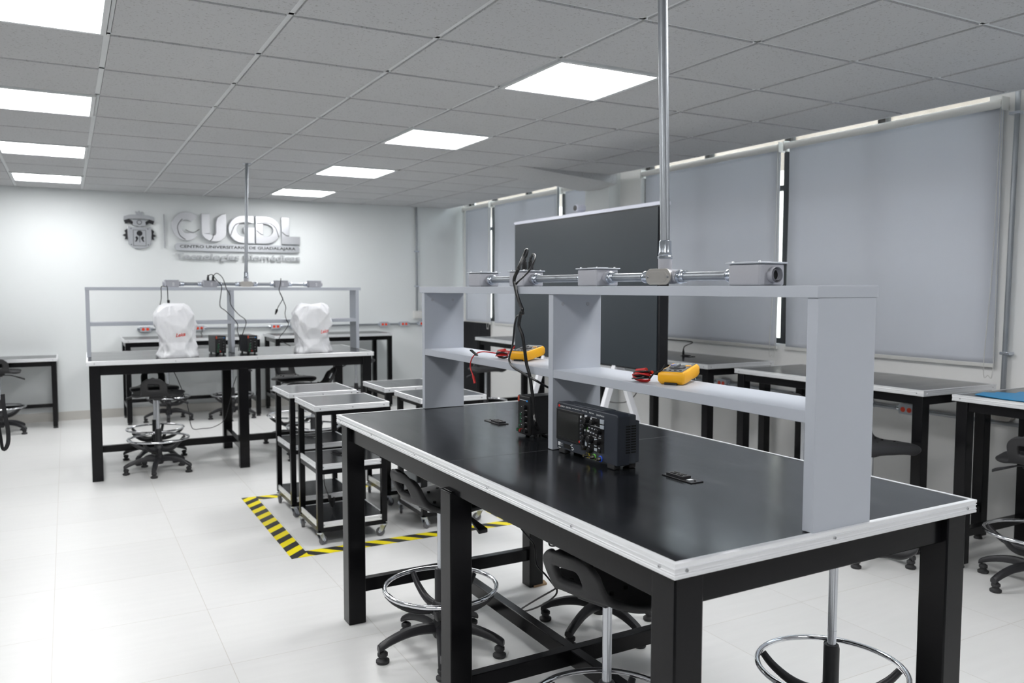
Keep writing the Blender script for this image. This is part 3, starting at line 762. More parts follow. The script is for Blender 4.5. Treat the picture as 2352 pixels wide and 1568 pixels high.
# ------------------------------------------------------------------ roller blinds
def blind(y0, y1, label, zb=.972):
    r = empty('roller_blind', label, 'roller blind', (XR - .045, 0, 0), group='roller blinds on the window wall')
    MB().cyl((0, y0 + .012, 2.464), (0, y1 - .012, 2.464), .0245, n=24).build('roller_tube', 'tube', r)
    for y in (y0 + .004, y1 - .004): MB().box(-.028, .043, y - .004, y + .004, 2.425, 2.50).build('bracket', 'tube', r, bevel=.003)
    m = MB(); n = 40; vs = []; fs = []
    zs = [2.45 - (2.45 - zb - .02) * k / n for k in range(n + 1)]
    for z in zs:
        for k in range(13):
            y = y0 + .02 + (y1 - y0 - .04) * k / 12; t = (2.45 - z) / 1.5
            vs.append((.022 + .004 * math.sin(k * .9 + y0) * t + .003 * math.sin(z * 5 + k * .3), y, z))
    for i in range(n):
        for k in range(12): a = i * 13 + k; fs.append((a, a + 1, a + 14, a + 13))
    m.add(vs, fs, True); m.build('fabric', 'blind', r, solid=.001)
    MB().box(.014, .030, y0 + .02, y1 - .02, zb, zb + .024).build('bottom_bar', 'tube', r, bevel=.003)
    pts = [(-.012, y0 + .008, 2.46), (-.012, y0 + .006, 1.6), (-.02, y0 - .0, .98), (-.02, y0 + .028, .93), (-.02, y0 + .055, .98), (-.012, y0 + .03, 1.6), (-.012, y0 + .02, 2.46)]
    MB().tube(smooth(pts, 5), .0022, 6).build('bead_chain', 'chain', r)
blind(2.742, 4.335, 'widest roller blind, right of the bright gap, on the window wall')
blind(4.375, 6.02, 'roller blind behind the riser pipe, left of the bright gap')
blind(6.84, 7.385, 'narrow strip of roller blind beside the wall column, above the display camera')
blind(7.46, 9.01, 'roller blind behind the left end of the display, beside a bright gap')
blind(9.07, 9.84, 'roller blind in the back corner, farthest from the camera')
blind(.62, 2.46, 'roller blind past the right edge of the view, only its bead chain near the frame')
blind(-1.26, .58, 'roller blind outside the view, nearest the camera on the window wall')
m = MB(); n = 34
for k in range(n):
    y = 9.14 + (9.85 - 9.14) * k / n; m.box(4.655 - (.012 if k % 2 else 0), 4.688, y, y + .021, .01, .985)
tag(m.build('ribbed_panel', 'ribbed'), 'black ribbed panel standing under the farthest roller blind', 'panel')

# ------------------------------------------------------------------ big display on its stand
r = empty('display_screen', 'large black interactive display with pale top edge on a white stand', 'display', (3.40, 0, 0))
ya, yb_ = 4.208, 6.186; za, zb_ = .868, 1.992
MB().box(.006, .075, ya, yb_, za, zb_ - .004).build('housing', 'tv_black', r, bevel=.006)
MB().box(0, .008, ya + .03, yb_ - .018, za + .012, zb_ - .035).build('screen_glass', 'tv_screen', r)
MB().box(-.002, .08, ya - .002, yb_ + .002, zb_ - .026, zb_).build('top_frame', 'tv_white', r, bevel=.004)
MB().box(-.001, .07, ya - .002, ya + .006, za, zb_ - .02).build('side_frame', 'tv_black', r)
t = empty('webcam', 'small round white camera on top of the display', 'camera', (3.43, 5.20, zb_))
MB().box(-.012, .02, -.02, .02, .0, .014).build('clip', 'tv_white', t, bevel=.003)
MB().cyl((-.045, 0, .036), (.035, 0, .036), .026, n=24).build('body', 'tv_white', t, bevel=.004)
MB().cyl((-.050, 0, .036), (-.045, 0, .036), .021, n=24).cyl((-.052, 0, .036), (-.049, 0, .036), .012, n=20).build('lens', 'mm_dark', t)
for y in (4.72, 5.70):
    for s_, e in ((-1, -.36), (1, .40)):
        m = MB(); d = Vector((e, 0, -.98)).normalized(); a = Vector((.04 + s_ * .012, y, .885)); b = a + Vector((e * .80, 0, -.84))
        m.cyl(a, b, .030, .030, 4); o = m.build('stand_leg', 'stand_white', r, bevel=.003)
        MB().cyl(b + Vector((0, 0, -.045)), b + Vector((0, 0, .01)), .022, n=14).build('caster', 'rubber', o)
    MB().box(.075, .10, y - .03, y + .03, .95, 1.7).build('mount_rail', 'stand_white', r)
MB().box(.02, .06, 4.70, 5.72, .845, .873).build('cross_bar', 'stand_white', r)

# ------------------------------------------------------------------ oscilloscope
o = N(.395, 1.042, .888)
sc = empty('oscilloscope', 'dark blue-grey oscilloscope with screen and knobs on the foreground table', 'oscilloscope', o, NR - .02)
Wd, Hh, D = .338, .166, .085    # local: face at x=0 facing -x, width runs along -y, z up
z0 = .014
def yy(a): return -a * Wd       # a 0..1 left to right
def zz(b): return z0 + b * (Hh - z0)
m = MB(); m.prism([(0, z0), (-Wd, z0), (-Wd, Hh - .006), (-Wd + .008, Hh), (-.006, Hh), (0, Hh - .005)], 0, .045, 'yz'); m.build('front_bezel', 'scope_body', sc, bevel=.003, seg=3)
m = MB(); m.box(.040, .070, -Wd + .003, -.003, z0 + .002, Hh - .003); m.box(.065, D, -Wd + .006, -.006, z0 + .004, Hh - .022); case = m.build('case', 'scope_side', sc, bevel=.004, seg=3)
m = MB()
for c in range(2):
    for k in range(11):
        z = .050 + k * .0078; x = .030 + c * .022
        m.box(x, x + .016, -Wd - .0006 + (0 if x < .04 else .002), -Wd + .001 + (0 if x < .04 else .002), z, z + .0038)
m.build('side_vent', 'dimple', case)
m = MB(); m.box(-.0035, .002, yy(.475), yy(.005), zz(.20), zz(.87)); bz = m.build('screen_bezel', 'scope_black', sc, bevel=.002)
m = MB(); m.box(-.0045, -.003, yy(.405), yy(.045), zz(.27), zz(.81)); m.build('screen', 'scope_screen', bz)
MB().box(-.0052, -.0035, yy(.425), yy(.41), zz(.25), zz(.29)).build('corner_tab', 'print_red', bz)
for k in range(6): MB().box(-.0065, -.003, yy(.458), yy(.432), zz(.275 + k * .083), zz(.315 + k * .083)).build('soft_key', 'scope_key', bz, bevel=.001)
MB().cyl((-.006, yy(.445), zz(.80)), (-.003, yy(.445), zz(.80)), .004, n=12).build('soft_key', 'print_white', bz)
m = MB(); m.box(-.0008, .001, yy(.80), yy(.49), zz(.17), zz(.84)); pn = m.build('control_panel', 'scope_black', sc)
def knob(a, b, r_, ln=.014):
    m = MB(); m.cyl((-ln, yy(a), zz(b)), (0, yy(a), zz(b)), r_ * .92, r_, 22); m.build('knob', 'scope_black', pn, bevel=.0012)
for a, b, q, ln in ((.545, .765, .0105, .017), (.640, .750, .0085, .015), (.505, .625, .0085, .014), (.735, .600, .0095, .015), (.505, .400, .0088, .014), (.605, .395, .0115, .017), (.720, .375, .0088, .015), (.505, .185, .008, .014), (.600, .170, .0085, .014)): knob(a, b, q, ln)
for a, b, w_, h_, mt in ((.772, .80, .020, .0135, 'scope_key_light'), (.772, .695, .020, .012, 'scope_key_light'), (.60, .81, .006, .006, 'print_white'), (.515, .83, .012, .008, 'print_white'),
        (.575, .62, .012, .007, 'scope_key'), (.622, .618, .012, .007, 'scope_key'), (.668, .610, .012, .007, 'scope_key'), (.555, .545, .010, .007, 'print_white'), (.600, .53, .012, .007, 'scope_key'), (.645, .525, .012, .007, 'scope_key'),
        (.69, .515, .012, .010, 'scope_key'), (.745, .505, .012, .010, 'scope_key'), (.50, .555, .009, .009, 'print_white'), (.52, .285, .009, .018, 'scope_key_light'), (.575, .325, .013, .010, 'scope_key_light'), (.675, .395, .013, .010, 'scope_key_light'),
        (.675, .30, .013, .009, 'scope_key_light'), (.675, .21, .014, .009, 'scope_key_light'), (.735, .26, .012, .008, 'scope_key'), (.735, .19, .008, .008, 'dimple'), (.575, .235, .009, .006, 'scope_key')):
    k_ = MB().box(-.0032, 0, yy(a) - w_ / 2, yy(a) + w_ / 2, zz(b) - h_ / 2, zz(b) + h_ / 2).build('button', mt, pn, bevel=.0008)
m = MB()
for a, b, w_ in ((.575, .626, .008), (.622, .622, .006), (.668, .614, .008), (.600, .534, .007), (.645, .529, .008), (.69, .520, .008), (.745, .510, .008), (.735, .265, .008), (.575, .24, .005)):
    m.box(-.0037, -.0031, yy(a) - w_ / 2, yy(a) + w_ / 2, zz(b) - .0015, zz(b) + .0008)
for a, b, w_ in ((.64, .845, .030), (.66, .675, .050), (.62, .455, .040), (.56, .70, .008), (.735, .46, .014), (.66, .70, .010), (.52, .69, .010)): m.box(-.0014, -.0007, yy(a) - w_ / 2, yy(a) + w_ / 2, zz(b) - .0007, zz(b) + .0007)
m.build('legend', 'print_white', pn)
MB().lathe([(.003, -.0014), (.0045, -.0014), (.0045, -.0009), (.003, -.0009)], (0, yy(.53), zz(.585)), 14, 'x').build('indicator', 'ring_green', pn)
def sct(body, a, b, h_, mt='print_white', w_=None): text('lettering', body, .01, mt, sc, (-.0008, yy(a), zz(b)), FACE_NX, .0004, width=w_, height=h_)
MB().lathe([(.0, -.0012), (.0045, -.0012), (.0045, -.0006)], (0, yy(.045), zz(.925)), 12, 'x').build('emblem', 'print_red', sc)
sct('KEYSIGHT', .068, .902, .0052, w_=.027); sct('EDUX1052A', .163, .904, .0048, w_=.032); sct('Digital Storage Oscilloscope', .272, .912, .0038, w_=.050)
sct('50 MHz / 1 GSa/s', .44, .915, .0036, w_=.030); sct('MEGA Zoom', .56, .91, .0045, w_=.026); sct('InfiniVision', .68, .895, .0062, w_=.040)
MB().box(-.003, .001, yy(.075), yy(.035), zz(.065), zz(.14)).build('power_button', 'print_white', sc, bevel=.001)
m = MB().box(-.001, .001, yy(.25), yy(.13), zz(.045), zz(.135)); m.build('usb_port', 'dimple', sc)
m = MB()
for a, b, w_ in ((.055, .02, .012), (.095, .12, .003), (.095, .08, .003), (.26, .13, .006), (.28, .10, .008), (.285, .05, .008), (.30, .075, .004), (.275, .155, .007)): m.box(-.0012, .0005, yy(a) - w_ / 2, yy(a) + w_ / 2, zz(b) - .0012, zz(b) + .0012)
m.build('legend', 'print_white', sc)
for a, mt in ((.555, 'ring_yellow'), (.655, 'ring_green'), (.755, 'ring_blue')):
    z = zz(.055); y = yy(a)
    b = MB().lathe([(.0075, 0), (.0095, -.0005), (.0098, -.0035), (.0082, -.0045), (.0075, 0)], (0, y, z), 22, 'x').build('connector_ring', mt, sc)
    MB().cyl((0, y, z), (-.004, y, z), .0072, n=18).build('connector_base', 'scope_black', b)
    MB().lathe([(.0055, -.004), (.0055, -.010), (.0048, -.011), (.0048, -.020), (.0035, -.020), (.0035, -.012), (0, -.012)], (0, y, z), 18, 'x').build('socket', 'bnc', b)
for x in (.012, .068):
    for a in (.09, .90): MB().box(x - .012, x + .012, yy(a) - .018, yy(a) + .018, .0006, z0 + .004).build('foot', 'rubber', sc, bevel=.003)
MB().box(.01, .055, yy(.75), yy(.25), Hh - .002, Hh + .0015).build('carry_handle', 'scope_side', sc, bevel=.001)

# ------------------------------------------------------------------ bench power supplies
def psu():
    """front faces local -x, width along y"""
    r = empty('power_supply', '', 'power supply'); w2, Hh, D = .042, .150, .21
    MB().box(.006, D, -w2 + .001, w2 - .001, .010, Hh - .001).build('case', 'psu_body', r, bevel=.004)
    f = MB().box(-.004, .007, -w2, w2, .008, Hh).build('front_panel', 'psu_panel', r, bevel=.005, seg=3)
    MB().box(-.0048, -.003, w2 - .013, w2 - .002, Hh - .024, Hh - .003).build('corner_mark', 'psu_orange', f, bevel=.001)
    MB().box(-.0046, -.0035, -w2 + .012, -w2 + .022, Hh - .020, Hh - .014).build('logo', 'blue_logo', f)
    for k in range(4): MB().cyl((-.016, -.018, Hh - .040 - k * .022), (-.004, -.018, Hh - .040 - k * .022), .0085, .009, 18).build('knob', 'psu_body', f, bevel=.001)
    m = MB()
    for k in range(4): m.box(-.0046, -.0035, -.026, -.014, Hh - .0525 - k * .022, Hh - .051 - k * .022); m.box(-.0046, -.0035, .012, .016, Hh - .042 - k * .022, Hh - .040 - k * .022)
    m.box(-.0046, -.0035, -.02, .028, Hh - .017, Hh - .0155); m.build('legend', 'print_white', f)
    m = MB()
    for k in range(3): m.box(-.0046, -.0035, .014, .026, Hh - .100 + k * .013, Hh - .092 + k * .013)
    m.build('display', 'led_green', f)
    for k, c in enumerate(('led_green', 'led_red', 'psu_body', 'psu_body')): MB().cyl((-.016, .026 - k * .017, .024), (-.004, .026 - k * .017, .024), .0062, n=14).build('terminal', c, f)
    MB().box(-.0055, -.0035, .02, .032, .036, .042).build('switch', 'led_green', f)
    for x in (.03, D - .03):
        for y in (-.028, .028): MB().cyl((x, y, .0006), (x, y, .012), .008, n=12).build('foot', 'rubber', r)
    return r
PS = psu(); PG = 'black bench power supplies'
ps = [PS, copy_tree(PS), copy_tree(PS)]
ps[0].location = N(.435, 1.322, .888); ps[0].rotation_euler.z = NR; ps[0]['label'] = 'black bench power supply beside the oscilloscope on the foreground table'
for o, x, y, l in ((ps[1], 1.085, 6.90, 'black bench power supply left of the middle upright on the far island table'), (ps[2], 1.325, 6.86, 'black bench power supply right of the middle upright on the far island table')):
    o.location = (x, y, .888); o.rotation_euler.z = PI / 2 + .12; o['label'] = l
for o in ps: o['group'] = PG

# ------------------------------------------------------------------ multimeters
def meter():
    """long axis local x (display at +x), lies flat"""
    r = empty('multimeter', '', 'multimeter'); L, Wd, Hh = .150, .082, .035
    out = [(-.50, .40), (-.47, .47), (-.25, .50), (.05, .47), (.25, .50), (.44, .49), (.50, .42)]
    pl = [(a * L, b * Wd) for a, b in out] + [(a * L, -b * Wd) for a, b in reversed(out)]
    m = MB(); n = len(pl); lv = [(0, .90), (.010, 1.0), (.026, 1.0), (Hh, .92)]; vs = []
    for z, s_ in lv:
        for x, y in pl: vs.append((x * s_, y * s_, z))
    m.add(vs, [(i * n + k, i * n + (k + 1) % n, (i + 1) * n + (k + 1) % n, (i + 1) * n + k) for i in range(3) for k in range(n)] + [tuple(range(n))[::-1], tuple(range(3 * n, 4 * n))])
    b = m.build('holster', 'yellow', r, bevel=.003, seg=3)
    MB().box(-L / 2 - .0005, -L / 2 + .012, -.018, .018, .0, .006).build('stand_notch', 'mm_dark', b)
    f = MB().box(-L * .43, L * .44, -Wd * .37, Wd * .37, Hh - .001, Hh + .002).build('face_plate', 'mm_face', r, bevel=.003)
    MB().box(L * .16, L * .40, -Wd * .30, Wd * .30, Hh + .001, Hh + .003).build('lcd', 'lcd', f, bevel=.001)
    MB().cyl((-.012, 0, Hh + .001), (-.012, 0, Hh + .006), .024, .022, 28).build('dial', 'mm_dark', f, bevel=.001)
    MB().box(-.034, .010, -.003, .003, Hh + .005, Hh + .010).build('dial_pointer', 'mm_face', f, bevel=.001)
    for y, c in ((.022, 'blue_btn'), (.004, 'mm_face'), (-.022, 'orange_btn')): MB().box(.016, .023, y - .008, y + .008, Hh + .001, Hh + .004).build('button', c, f, bevel=.001)
    for y in (-.022, -.007, .008, .022): MB().cyl((-.053, y, Hh + .001), (-.053, y, Hh + .003), .004, n=12).build('jack', 'dimple', f)
    return r
MT = meter(); mt2 = copy_tree(MT)
for o, u, v, l in ((MT, .512, .582, 'yellow multimeter on the lower shelf right of the middle upright'), (mt2, .512, 1.430, 'yellow multimeter on the lower shelf left of the middle upright, behind hanging cables')):
    o.location = N(u, v, 1.1565); o.rotation_euler = (0, -.10, NR + math.radians(31)); o.location.z += .0075; tag(o, l, 'multimeter', 'yellow multimeters')
def coil(name, label, c, cols, tails):
    r = empty(name, label, 'test leads', c, group='coiled test leads')
    for k, cl in enumerate(cols):
        random.seed(5 + k); pts = []; T = 4; n = 20
        for i in range(T):
            ex, ey = random.uniform(.017, .022), random.uniform(.027, .033); tx, ty = random.uniform(-.25, .25), random.uniform(-.2, .2); ox, oy = random.uniform(-.004, .004), random.uniform(-.005, .005); ph = random.uniform(-.2, .2)
            for q in range(n):
                a = 2 * PI * q / n; x, y = ex * math.cos(a + ph) + ox, ey * math.sin(a + ph) + oy
                pts.append(Vector((x, y, .009 + .0050 * i + .0024 * k + tx * x + ty * y)))
        for _ in range(3): pts = [pts[0]] + [(pts[i - 1] + pts[i] * 2 + pts[i + 1]) / 4 for i in range(1, len(pts) - 1)] + [pts[-1]]
        MB().tube(pts, .0023, 6).build('lead', cl, r)
    return r
c1 = coil('test_leads', 'coiled black and red test leads beside the right hand yellow multimeter', N(.425, .640, 1.1565), ('red_wire', 'cable', 'cable'), None)
c2 = coil('test_leads', 'red test leads coiled beside the left multimeter, one end hanging off the shelf', N(.450, 1.512, 1.1565), ('cable', 'red_wire'), None)
MB().cyl((0, .02, .02), (.014, -.03, .03), .005, n=10).build('probe', 'red_wire', c1); MB().cyl((.0, .025, .030), (.006, -.012, .036), .006, n=10).build('probe', 'red_wire', c1)
MB().cyl((-.01, .015, .026), (.0, -.02, .034), .008, .006, n=10).build('probe', 'red_wire', c2)
def loc(o, p): return Vector(p) - o.location
tail = smooth([loc(c2, N(.44, 1.535, 1.175)), loc(c2, N(.405, 1.600, 1.178)), loc(c2, N(.383, 1.630, 1.158)), loc(c2, N(.376, 1.640, 1.120)), loc(c2, N(.376, 1.615, 1.085))], 6)
MB().tube(tail, .0024, 6).build('lead', 'red_wire', c2); MB().cyl(tail[-1], tail[-1] + Vector((.002, -.012, -.028)), .0048, .0052, 10).build('plug', 'red_wire', c2)
tg = MB().box(-.006, .006, -.020, .020, -.002, .002).build('cable_tie', 'cable', c2, loc=loc(c2, N(.378, 1.612, 1.175)), rot=(.5, 0, .3))
for c, m_ in ((c1, MT), (c2, mt2)):
    a = Vector((.008, -.022, .008)); b = loc(c, m_.matrix_world @ Vector((0, 0, 0))) if 0 else None
    e = Vector(m_.location) + Matrix.Rotation(m_.rotation_euler.z, 3, 'Z') @ Vector((-.060, .022, .046)) - c.location
    MB().tube(smooth([a, (a + e) / 2 + Vector((-.012, 0, -.004)), e + Vector((-.012, 0, -.014)), e], 6), .0024, 6).build('lead', 'cable' if c is c1 else 'red_wire', c)

# ------------------------------------------------------------------ cords
def R0(px, py): return fwd + rt * ((px - 1176) / 1870) - up * ((py - 784) / 1870)
def onplane(px, py, p, d):
    """world point of a photo pixel on the vertical plane through p along d (used once to read off the cable paths)"""
    r_ = R0(px, py); n = Vector((-d[1], d[0], 0)); k = n.dot(Vector((p[0], p[1], 0))) / n.dot(r_); return r_ * k + Vector((0, 0, H))
dN = (-math.sin(NR), math.cos(NR))
def onN(px, py, u): q = N(u, 0, 0); return onplane(px, py, (q.x, q.y), dN)
def onY(px, py, y): return onplane(px, py, (0, y), (1, 0))
def onZ(px, py, z): r_ = R0(px, py); k = (z - H) / r_.z; return r_ * k + Vector((0, 0, H))
def cord(label, pts, r=.003, m='cable', plugs=(), name='loose_cable', flat=1.0, n=6):
    s_ = smooth(pts, n); o = MB().tube(s_, r, 8, flat=flat).build(name, m); tag(o, label, 'cable')
    for p, d in plugs:
        p, d = Vector(p), Vector(d).normalized()
        MB().cyl(p, p + d * .030, .0105, .0085, 14).cyl(p + d * .030, p + d * .046, .0065, .0045, 12).build('plug', 'cable', o, bevel=.0015)
    return o
def attach(o, parent, nm='power_cord'):
    bpy.context.view_layer.update()
    o.parent = parent; o.matrix_parent_inverse = parent.matrix_world.inverted(); o.name = nm
    for k in ('label', 'category', 'group'):
        if k in o: del o[k]
    return o
def Z5(x, y): return 1050 + x / 4.611, 560 + y / 4.611
def Z6(x, y): return 1180 + x / 4.9, 800 + y / 4.9
pa = onN(*Z5(712, 272), .47); pb = onN(*Z5(778, 272), .47)
path = [pa + Vector((0, 0, .045)), onN(*Z5(728, 120), .47), onN(*Z5(738, 60), .455), onN(*Z5(705, 130), .43)] + [onN(*Z5(x, y), .378) for x, y in ((650, 260), (605, 370), (612, 440), (640, 560), (672, 650), (690, 700), (672, 740), (662, 800), (655, 870), (690, 965), (712, 1100), (735, 1270), (768, 1390))] + [onN(*Z6(x, y), .385) for x, y in ((200, 440), (222, 600), (232, 740), (255, 860))] + [onZ(*Z6(290, 935), .892), onZ(*Z6(330, 970), .892), onZ(*Z6(400, 1000), .892)]
cA = cord('thick black power cord hanging from the plugged box down past the power supply', path, .0064, plugs=[(pa, (0, 0, 1))], flat=.75)
path = [pb + Vector((0, 0, .045)), onN(*Z5(782, 150), .47), onN(*Z5(800, 112), .46), onN(*Z5(826, 128), .44), onN(*Z5(812, 190), .41)] + [onN(*Z5(x, y), .384) for x, y in ((770, 275), (700, 350), (640, 405), (615, 470), (640, 590), (668, 660), (690, 720), (680, 750), (635, 765), (610, 850), (600, 960), (585, 1080), (552, 1200), (560, 1260), (600, 1310), (700, 1370), (850, 1455))] + [onN(*Z5(965, 1520), .44)]
cB = cord('thinner black cord looping left over the shelf edge and behind the middle upright', path, .0048, plugs=[(pb, (0, 0, 1))], flat=.75)
k = onN(*Z5(683, 728), .372); MB().lathe([(0, -.009), (.008, -.006), (.010, 0), (.008, .006), (0, .009)], tuple(k), 12).build('knot', 'cable', cA)
attach(cA, ps[0]); attach(cB, sc)
# under the foreground table
def Z8(x, y): return 1180 + x / 4.042, 1180 + y / 4.042
P_ = [onN(*Z8(x, y), .62) for x, y in ((35, 70), (80, 150), (150, 230), (190, 285), (200, 350), (205, 430), (225, 490), (290, 560), (340, 620), (385, 680), (375, 700), (200, 800), (40, 905), (150, 890), (290, 830), (390, 750), (400, 690))]
cord('black cord looped and tied in the air under the foreground table', P_, .0035)
P_ = [onN(*Z8(x, y), .62) for x, y in ((300, 200), (320, 240), (335, 290), (380, 295), (430, 270), (500, 230))]
cord('short black cord crossing behind the nearest stool back under the table', P_, .0035)
tag(MB().prism([(0, 0), (.075, .006), (.085, .05), (.05, .075), (.01, .06)], .0008, .010, 'xy').build('cardboard_pad', 'cardboard', loc=tuple(N(.92, 2.055, 0))), 'crumpled brown cardboard pad on the floor by the foot of a back table leg', 'cardboard')
near_leg_gap = 0
# far shelf cords
def Z4(x, y): return 180 + x / 5.6, 620 + y / 5.6
yf = 6.98
def cordF(label, pts, plugs=(), r=.0032, y=yf, m='cable', **k): return cord(label, [onY(*Z4(a, b), y) for a, b in pts], r, m, [(onY(*Z4(a, b), y), d) for (a, b), d in plugs], **k)
cC = cordF('black cord arching from the left plug on the far shelf down to the power supplies', [(1668, 90), (1690, 62), (1725, 62), (1770, 120), (1840, 200), (1835, 300), (1822, 460), (1900, 530), (2040, 680), (2045, 780), (2075, 890), (2050, 960)], [((1668, 135), (0, 0, 1))])
cD = cordF('black cord arching from the right plug on the far shelf to the right hand supply', [(1733, 90), (1760, 48), (1800, 48), (1860, 110), (1905, 240), (1950, 320), (1960, 440), (2050, 560), (2155, 655), (2120, 800), (2080, 900), (2060, 1040)], [((1733, 135), (0, 0, 1))])
cordF('black cord with hanging plug above the left bagged instrument', [(1125, 205), (1142, 215), (1148, 290), (1152, 370), (1158, 400)], [((1158, 385), (.02, 0, -1))], y=6.95)
cordF('thin dark cord hanging just left of the plug above the left bagged instrument', [(1120, 212), (1080, 208), (1064, 225), (1066, 300), (1064, 380), (1045, 470)], y=6.96, m='cable_grey')
def Z4b(x, y): return Z4(x + 2128, y)
cord('black cord with a plug dangling from the right half of the far shelf', [onY(*Z4b(x, y), yf) for x, y in ((478, 105), (470, 180), (455, 260), (490, 340), (498, 378), (450, 460), (430, 505))], .0032, plugs=[(onY(*Z4b(428, 505), yf), (-.35, 0, -1))])
cord('black cord curling from the far shelf down behind the right bagged instrument', [onY(*Z4b(x, y), yf) for x, y in ((462, 290), (492, 352), (520, 420), (540, 480), (530, 560), (548, 640), (575, 700), (520, 790), (470, 850), (460, 900), (520, 935), (600, 975))], .0030)
# cord under far table, to the floor
def Z1(x, y): return 180 + x / 2.45, 460 + y / 2.45
cord('black cord drooping below the far island table between stool and middle legs', [onY(*Z1(x, y), 6.9) for x, y in ((530, 950), (560, 1010), (600, 1110), (620, 1180), (640, 1280), (700, 1283), (760, 1275), (820, 1235), (850, 1140), (870, 1050), (890, 990))], .003)
# cord from display to window bench socket
cE = cord('dark cord running from the display to the plug in the window bench socket', [(3.47, 4.30, 1.02), (3.7, 4.6, 1.06), onplane(1540, 780, (4.05, 0), (0, 1)), onplane(1590, 785, (4.2, 0), (0, 1)), (4.30, 5.0, .97), (4.30, 5.02, .945)], .004, 'cable_grey', [((4.30, 5.02, .900), (0, 0, 1))])
cord('thin cord hanging behind the white stand legs of the display', [onplane(x, y, (3.62, 0), (0, 1)) for x, y in ((1385, 918), (1410, 924), (1440, 922), (1460, 905), (1466, 885))], .004, 'cable_grey')
# cart cord
def Z3(x, y): return 580 + x / 3.733, 840 + y / 3.733
cG = cord('black cord', [onY(*Z3(x, y), 4.60) for x, y in ((612, 905), (615, 1000), (640, 1080), (660, 1130))], .003, plugs=[(onY(*Z3(658, 1110), 4.6), (.1, 0, -1)), (onY(*Z3(690, 1190), 4.6), (.15, 0, 1)), (onY(*Z3(672, 1150), 4.6), (.2, 0, -1))])
attach(cC, ps[1]); attach(cD, ps[2]); attach(cE, bpy.data.objects['display_screen']); attach(cG, cc[0], 'cord')
# wall socket cord
cord('short dark cord from the wall socket down to the left back wall bench', [(1.352, YB - .055, .965), (1.352, YB - .08, .93), (1.335, YB - .1, .91), (1.345, YB - .12, .893)], .004, 'cable_grey')
# strap loop at the left edge
m = MB(); q = smooth([onY(x, y, 4.9) for x, y in ((-14, 925), (-6, 960), (1, 1000), (6, 1030), (14, 1028), (19, 1012), (18, 985), (13, 960), (8, 930), (6, 905))], 5)
tag(m.tube(q, .012, 6, flat=.15).build('hanging_strap', 'strap'), 'black strap loop hanging at the left edge of the view', 'strap')

# ------------------------------------------------------------------ bagged instruments
def bag(label, c, w_, d_, h_, seed, lt):
    """translucent white dust cover draped over an instrument"""
    random.seed(seed); r = empty('dust_cover', label, 'dust cover', c, group='bagged instruments on the far table')
    m = MB(); NA, NZ = 110, 60; vs = []; ph = [random.uniform(0, 6.28) for _ in range(8)]
    prof = [(0, 1.0), (.04, 1.0), (.12, .92), (.28, .86), (.45, .94), (.62, 1.0), (.80, .97), (.90, .88), (.965, .76), (1.0, .60)]
    def pr(t):
        for (a, wa), (b, wb) in zip(prof, prof[1:]):
            if t <= b: return wa + (wb - wa) * (t - a) / (b - a)
        return prof[-1][1]
    for i in range(NZ + 1):
        t = i / NZ; s_ = pr(t)
        for k in range(NA):
            a = 2 * PI * k / NA
            ex = 3.2; cx = math.copysign(abs(math.cos(a)) ** (2 / ex), math.cos(a)); cyy = math.copysign(abs(math.sin(a)) ** (2 / ex), math.sin(a))
            fold = 1 + .05 * math.sin(3 * a + ph[0] + t * 2.2) + .035 * math.sin(5 * a + ph[1] - t * 4) + .03 * abs(math.sin(4 * a + ph[2] + t * 3)) * (1 - t)
            crease = .012 * abs(math.sin(2.3 * a + 7 * t + ph[3])) + .008 * abs(math.sin(-3.1 * a + 9 * t + ph[4]))
            x = cx * w_ / 2 * s_ * fold - crease * cx; y = cyy * d_ / 2 * s_ * fold - crease * cyy
            x += .03 * math.sin(t * 5 + ph[5]) * w_
            pn_ = Vector((cx * 2.1 + seed + t * 1.2, cyy * 2.1, t * 1.5)); rg = (abs(noise.noise(pn_)) * .022 + abs(noise.noise(pn_ * 2.6)) * .010) * (1 if t < .97 else .3)
            x -= rg * cx; y -= rg * cyy
            vs.append((x, y, h_ * t * (1 - .03 * math.sin(2 * a + ph[6]) * t)))
    fs = [(i * NA + k, i * NA + (k + 1) % NA, (i + 1) * NA + (k + 1) % NA, (i + 1) * NA + k) for i in range(NZ) for k in range(NA)] + [tuple(range(NZ * NA, (NZ + 1) * NA))]
    m.add(vs, fs, True); m.build('cover', 'bag', r, angle=70)
    s_ = .72     # the instrument that shows dimly through the cover
    k = MB().box(-.075, .075, -.07, .09, .002, .05).box(-.035, .035, .03, .085, .05, .29 * s_ + .05).box(-.045, .045, -.03, .07, .235, .29).cyl((0, -.02, .15), (0, -.02, .235), .028, n=16).box(-.06, .06, -.06, .03, .125, .14)
    k.cyl((-.03, -.02, .29), (-.035, -.045, .325), .013, n=12).cyl((.03, -.02, .29), (.035, -.045, .325), .013, n=12)
    k.build('instrument', 'scope_side', r, bevel=.004)
    t_ = text('lettering', 'Leica', .04, 'print_red', r, (0, 0, 0), (0, 0, 0), .0008, width=.072, height=.028, shear=.45, bold=.0008)
    bv = BVHTree.FromPolygons([tuple(v) for v in m.v], [f for f in m.f]); ca, sa = math.cos(.16), math.sin(.16)
    for v in t_.data.vertices:
        x, z, dp = v.co.x, v.co.y, v.co.z; x, z = lt[0] + x * ca - z * sa, lt[2] + x * sa + z * ca
        h_ = bv.ray_cast(Vector((x, -1, z)), Vector((0, 1, 0)))[0]; v.co = (x, (h_.y if h_ else -d_ / 2) - .0015 - dp, z)
    return r
bag('white dust cover over an instrument on the left half of the far island table', (.735, 6.83, .889), .33, .27, .405, 3, (-.005, 0, .155))
bag('white dust cover over an instrument on the right half of the far island table', (1.805, 6.84, .889), .345, .27, .40, 8, (.055, 0, .155))

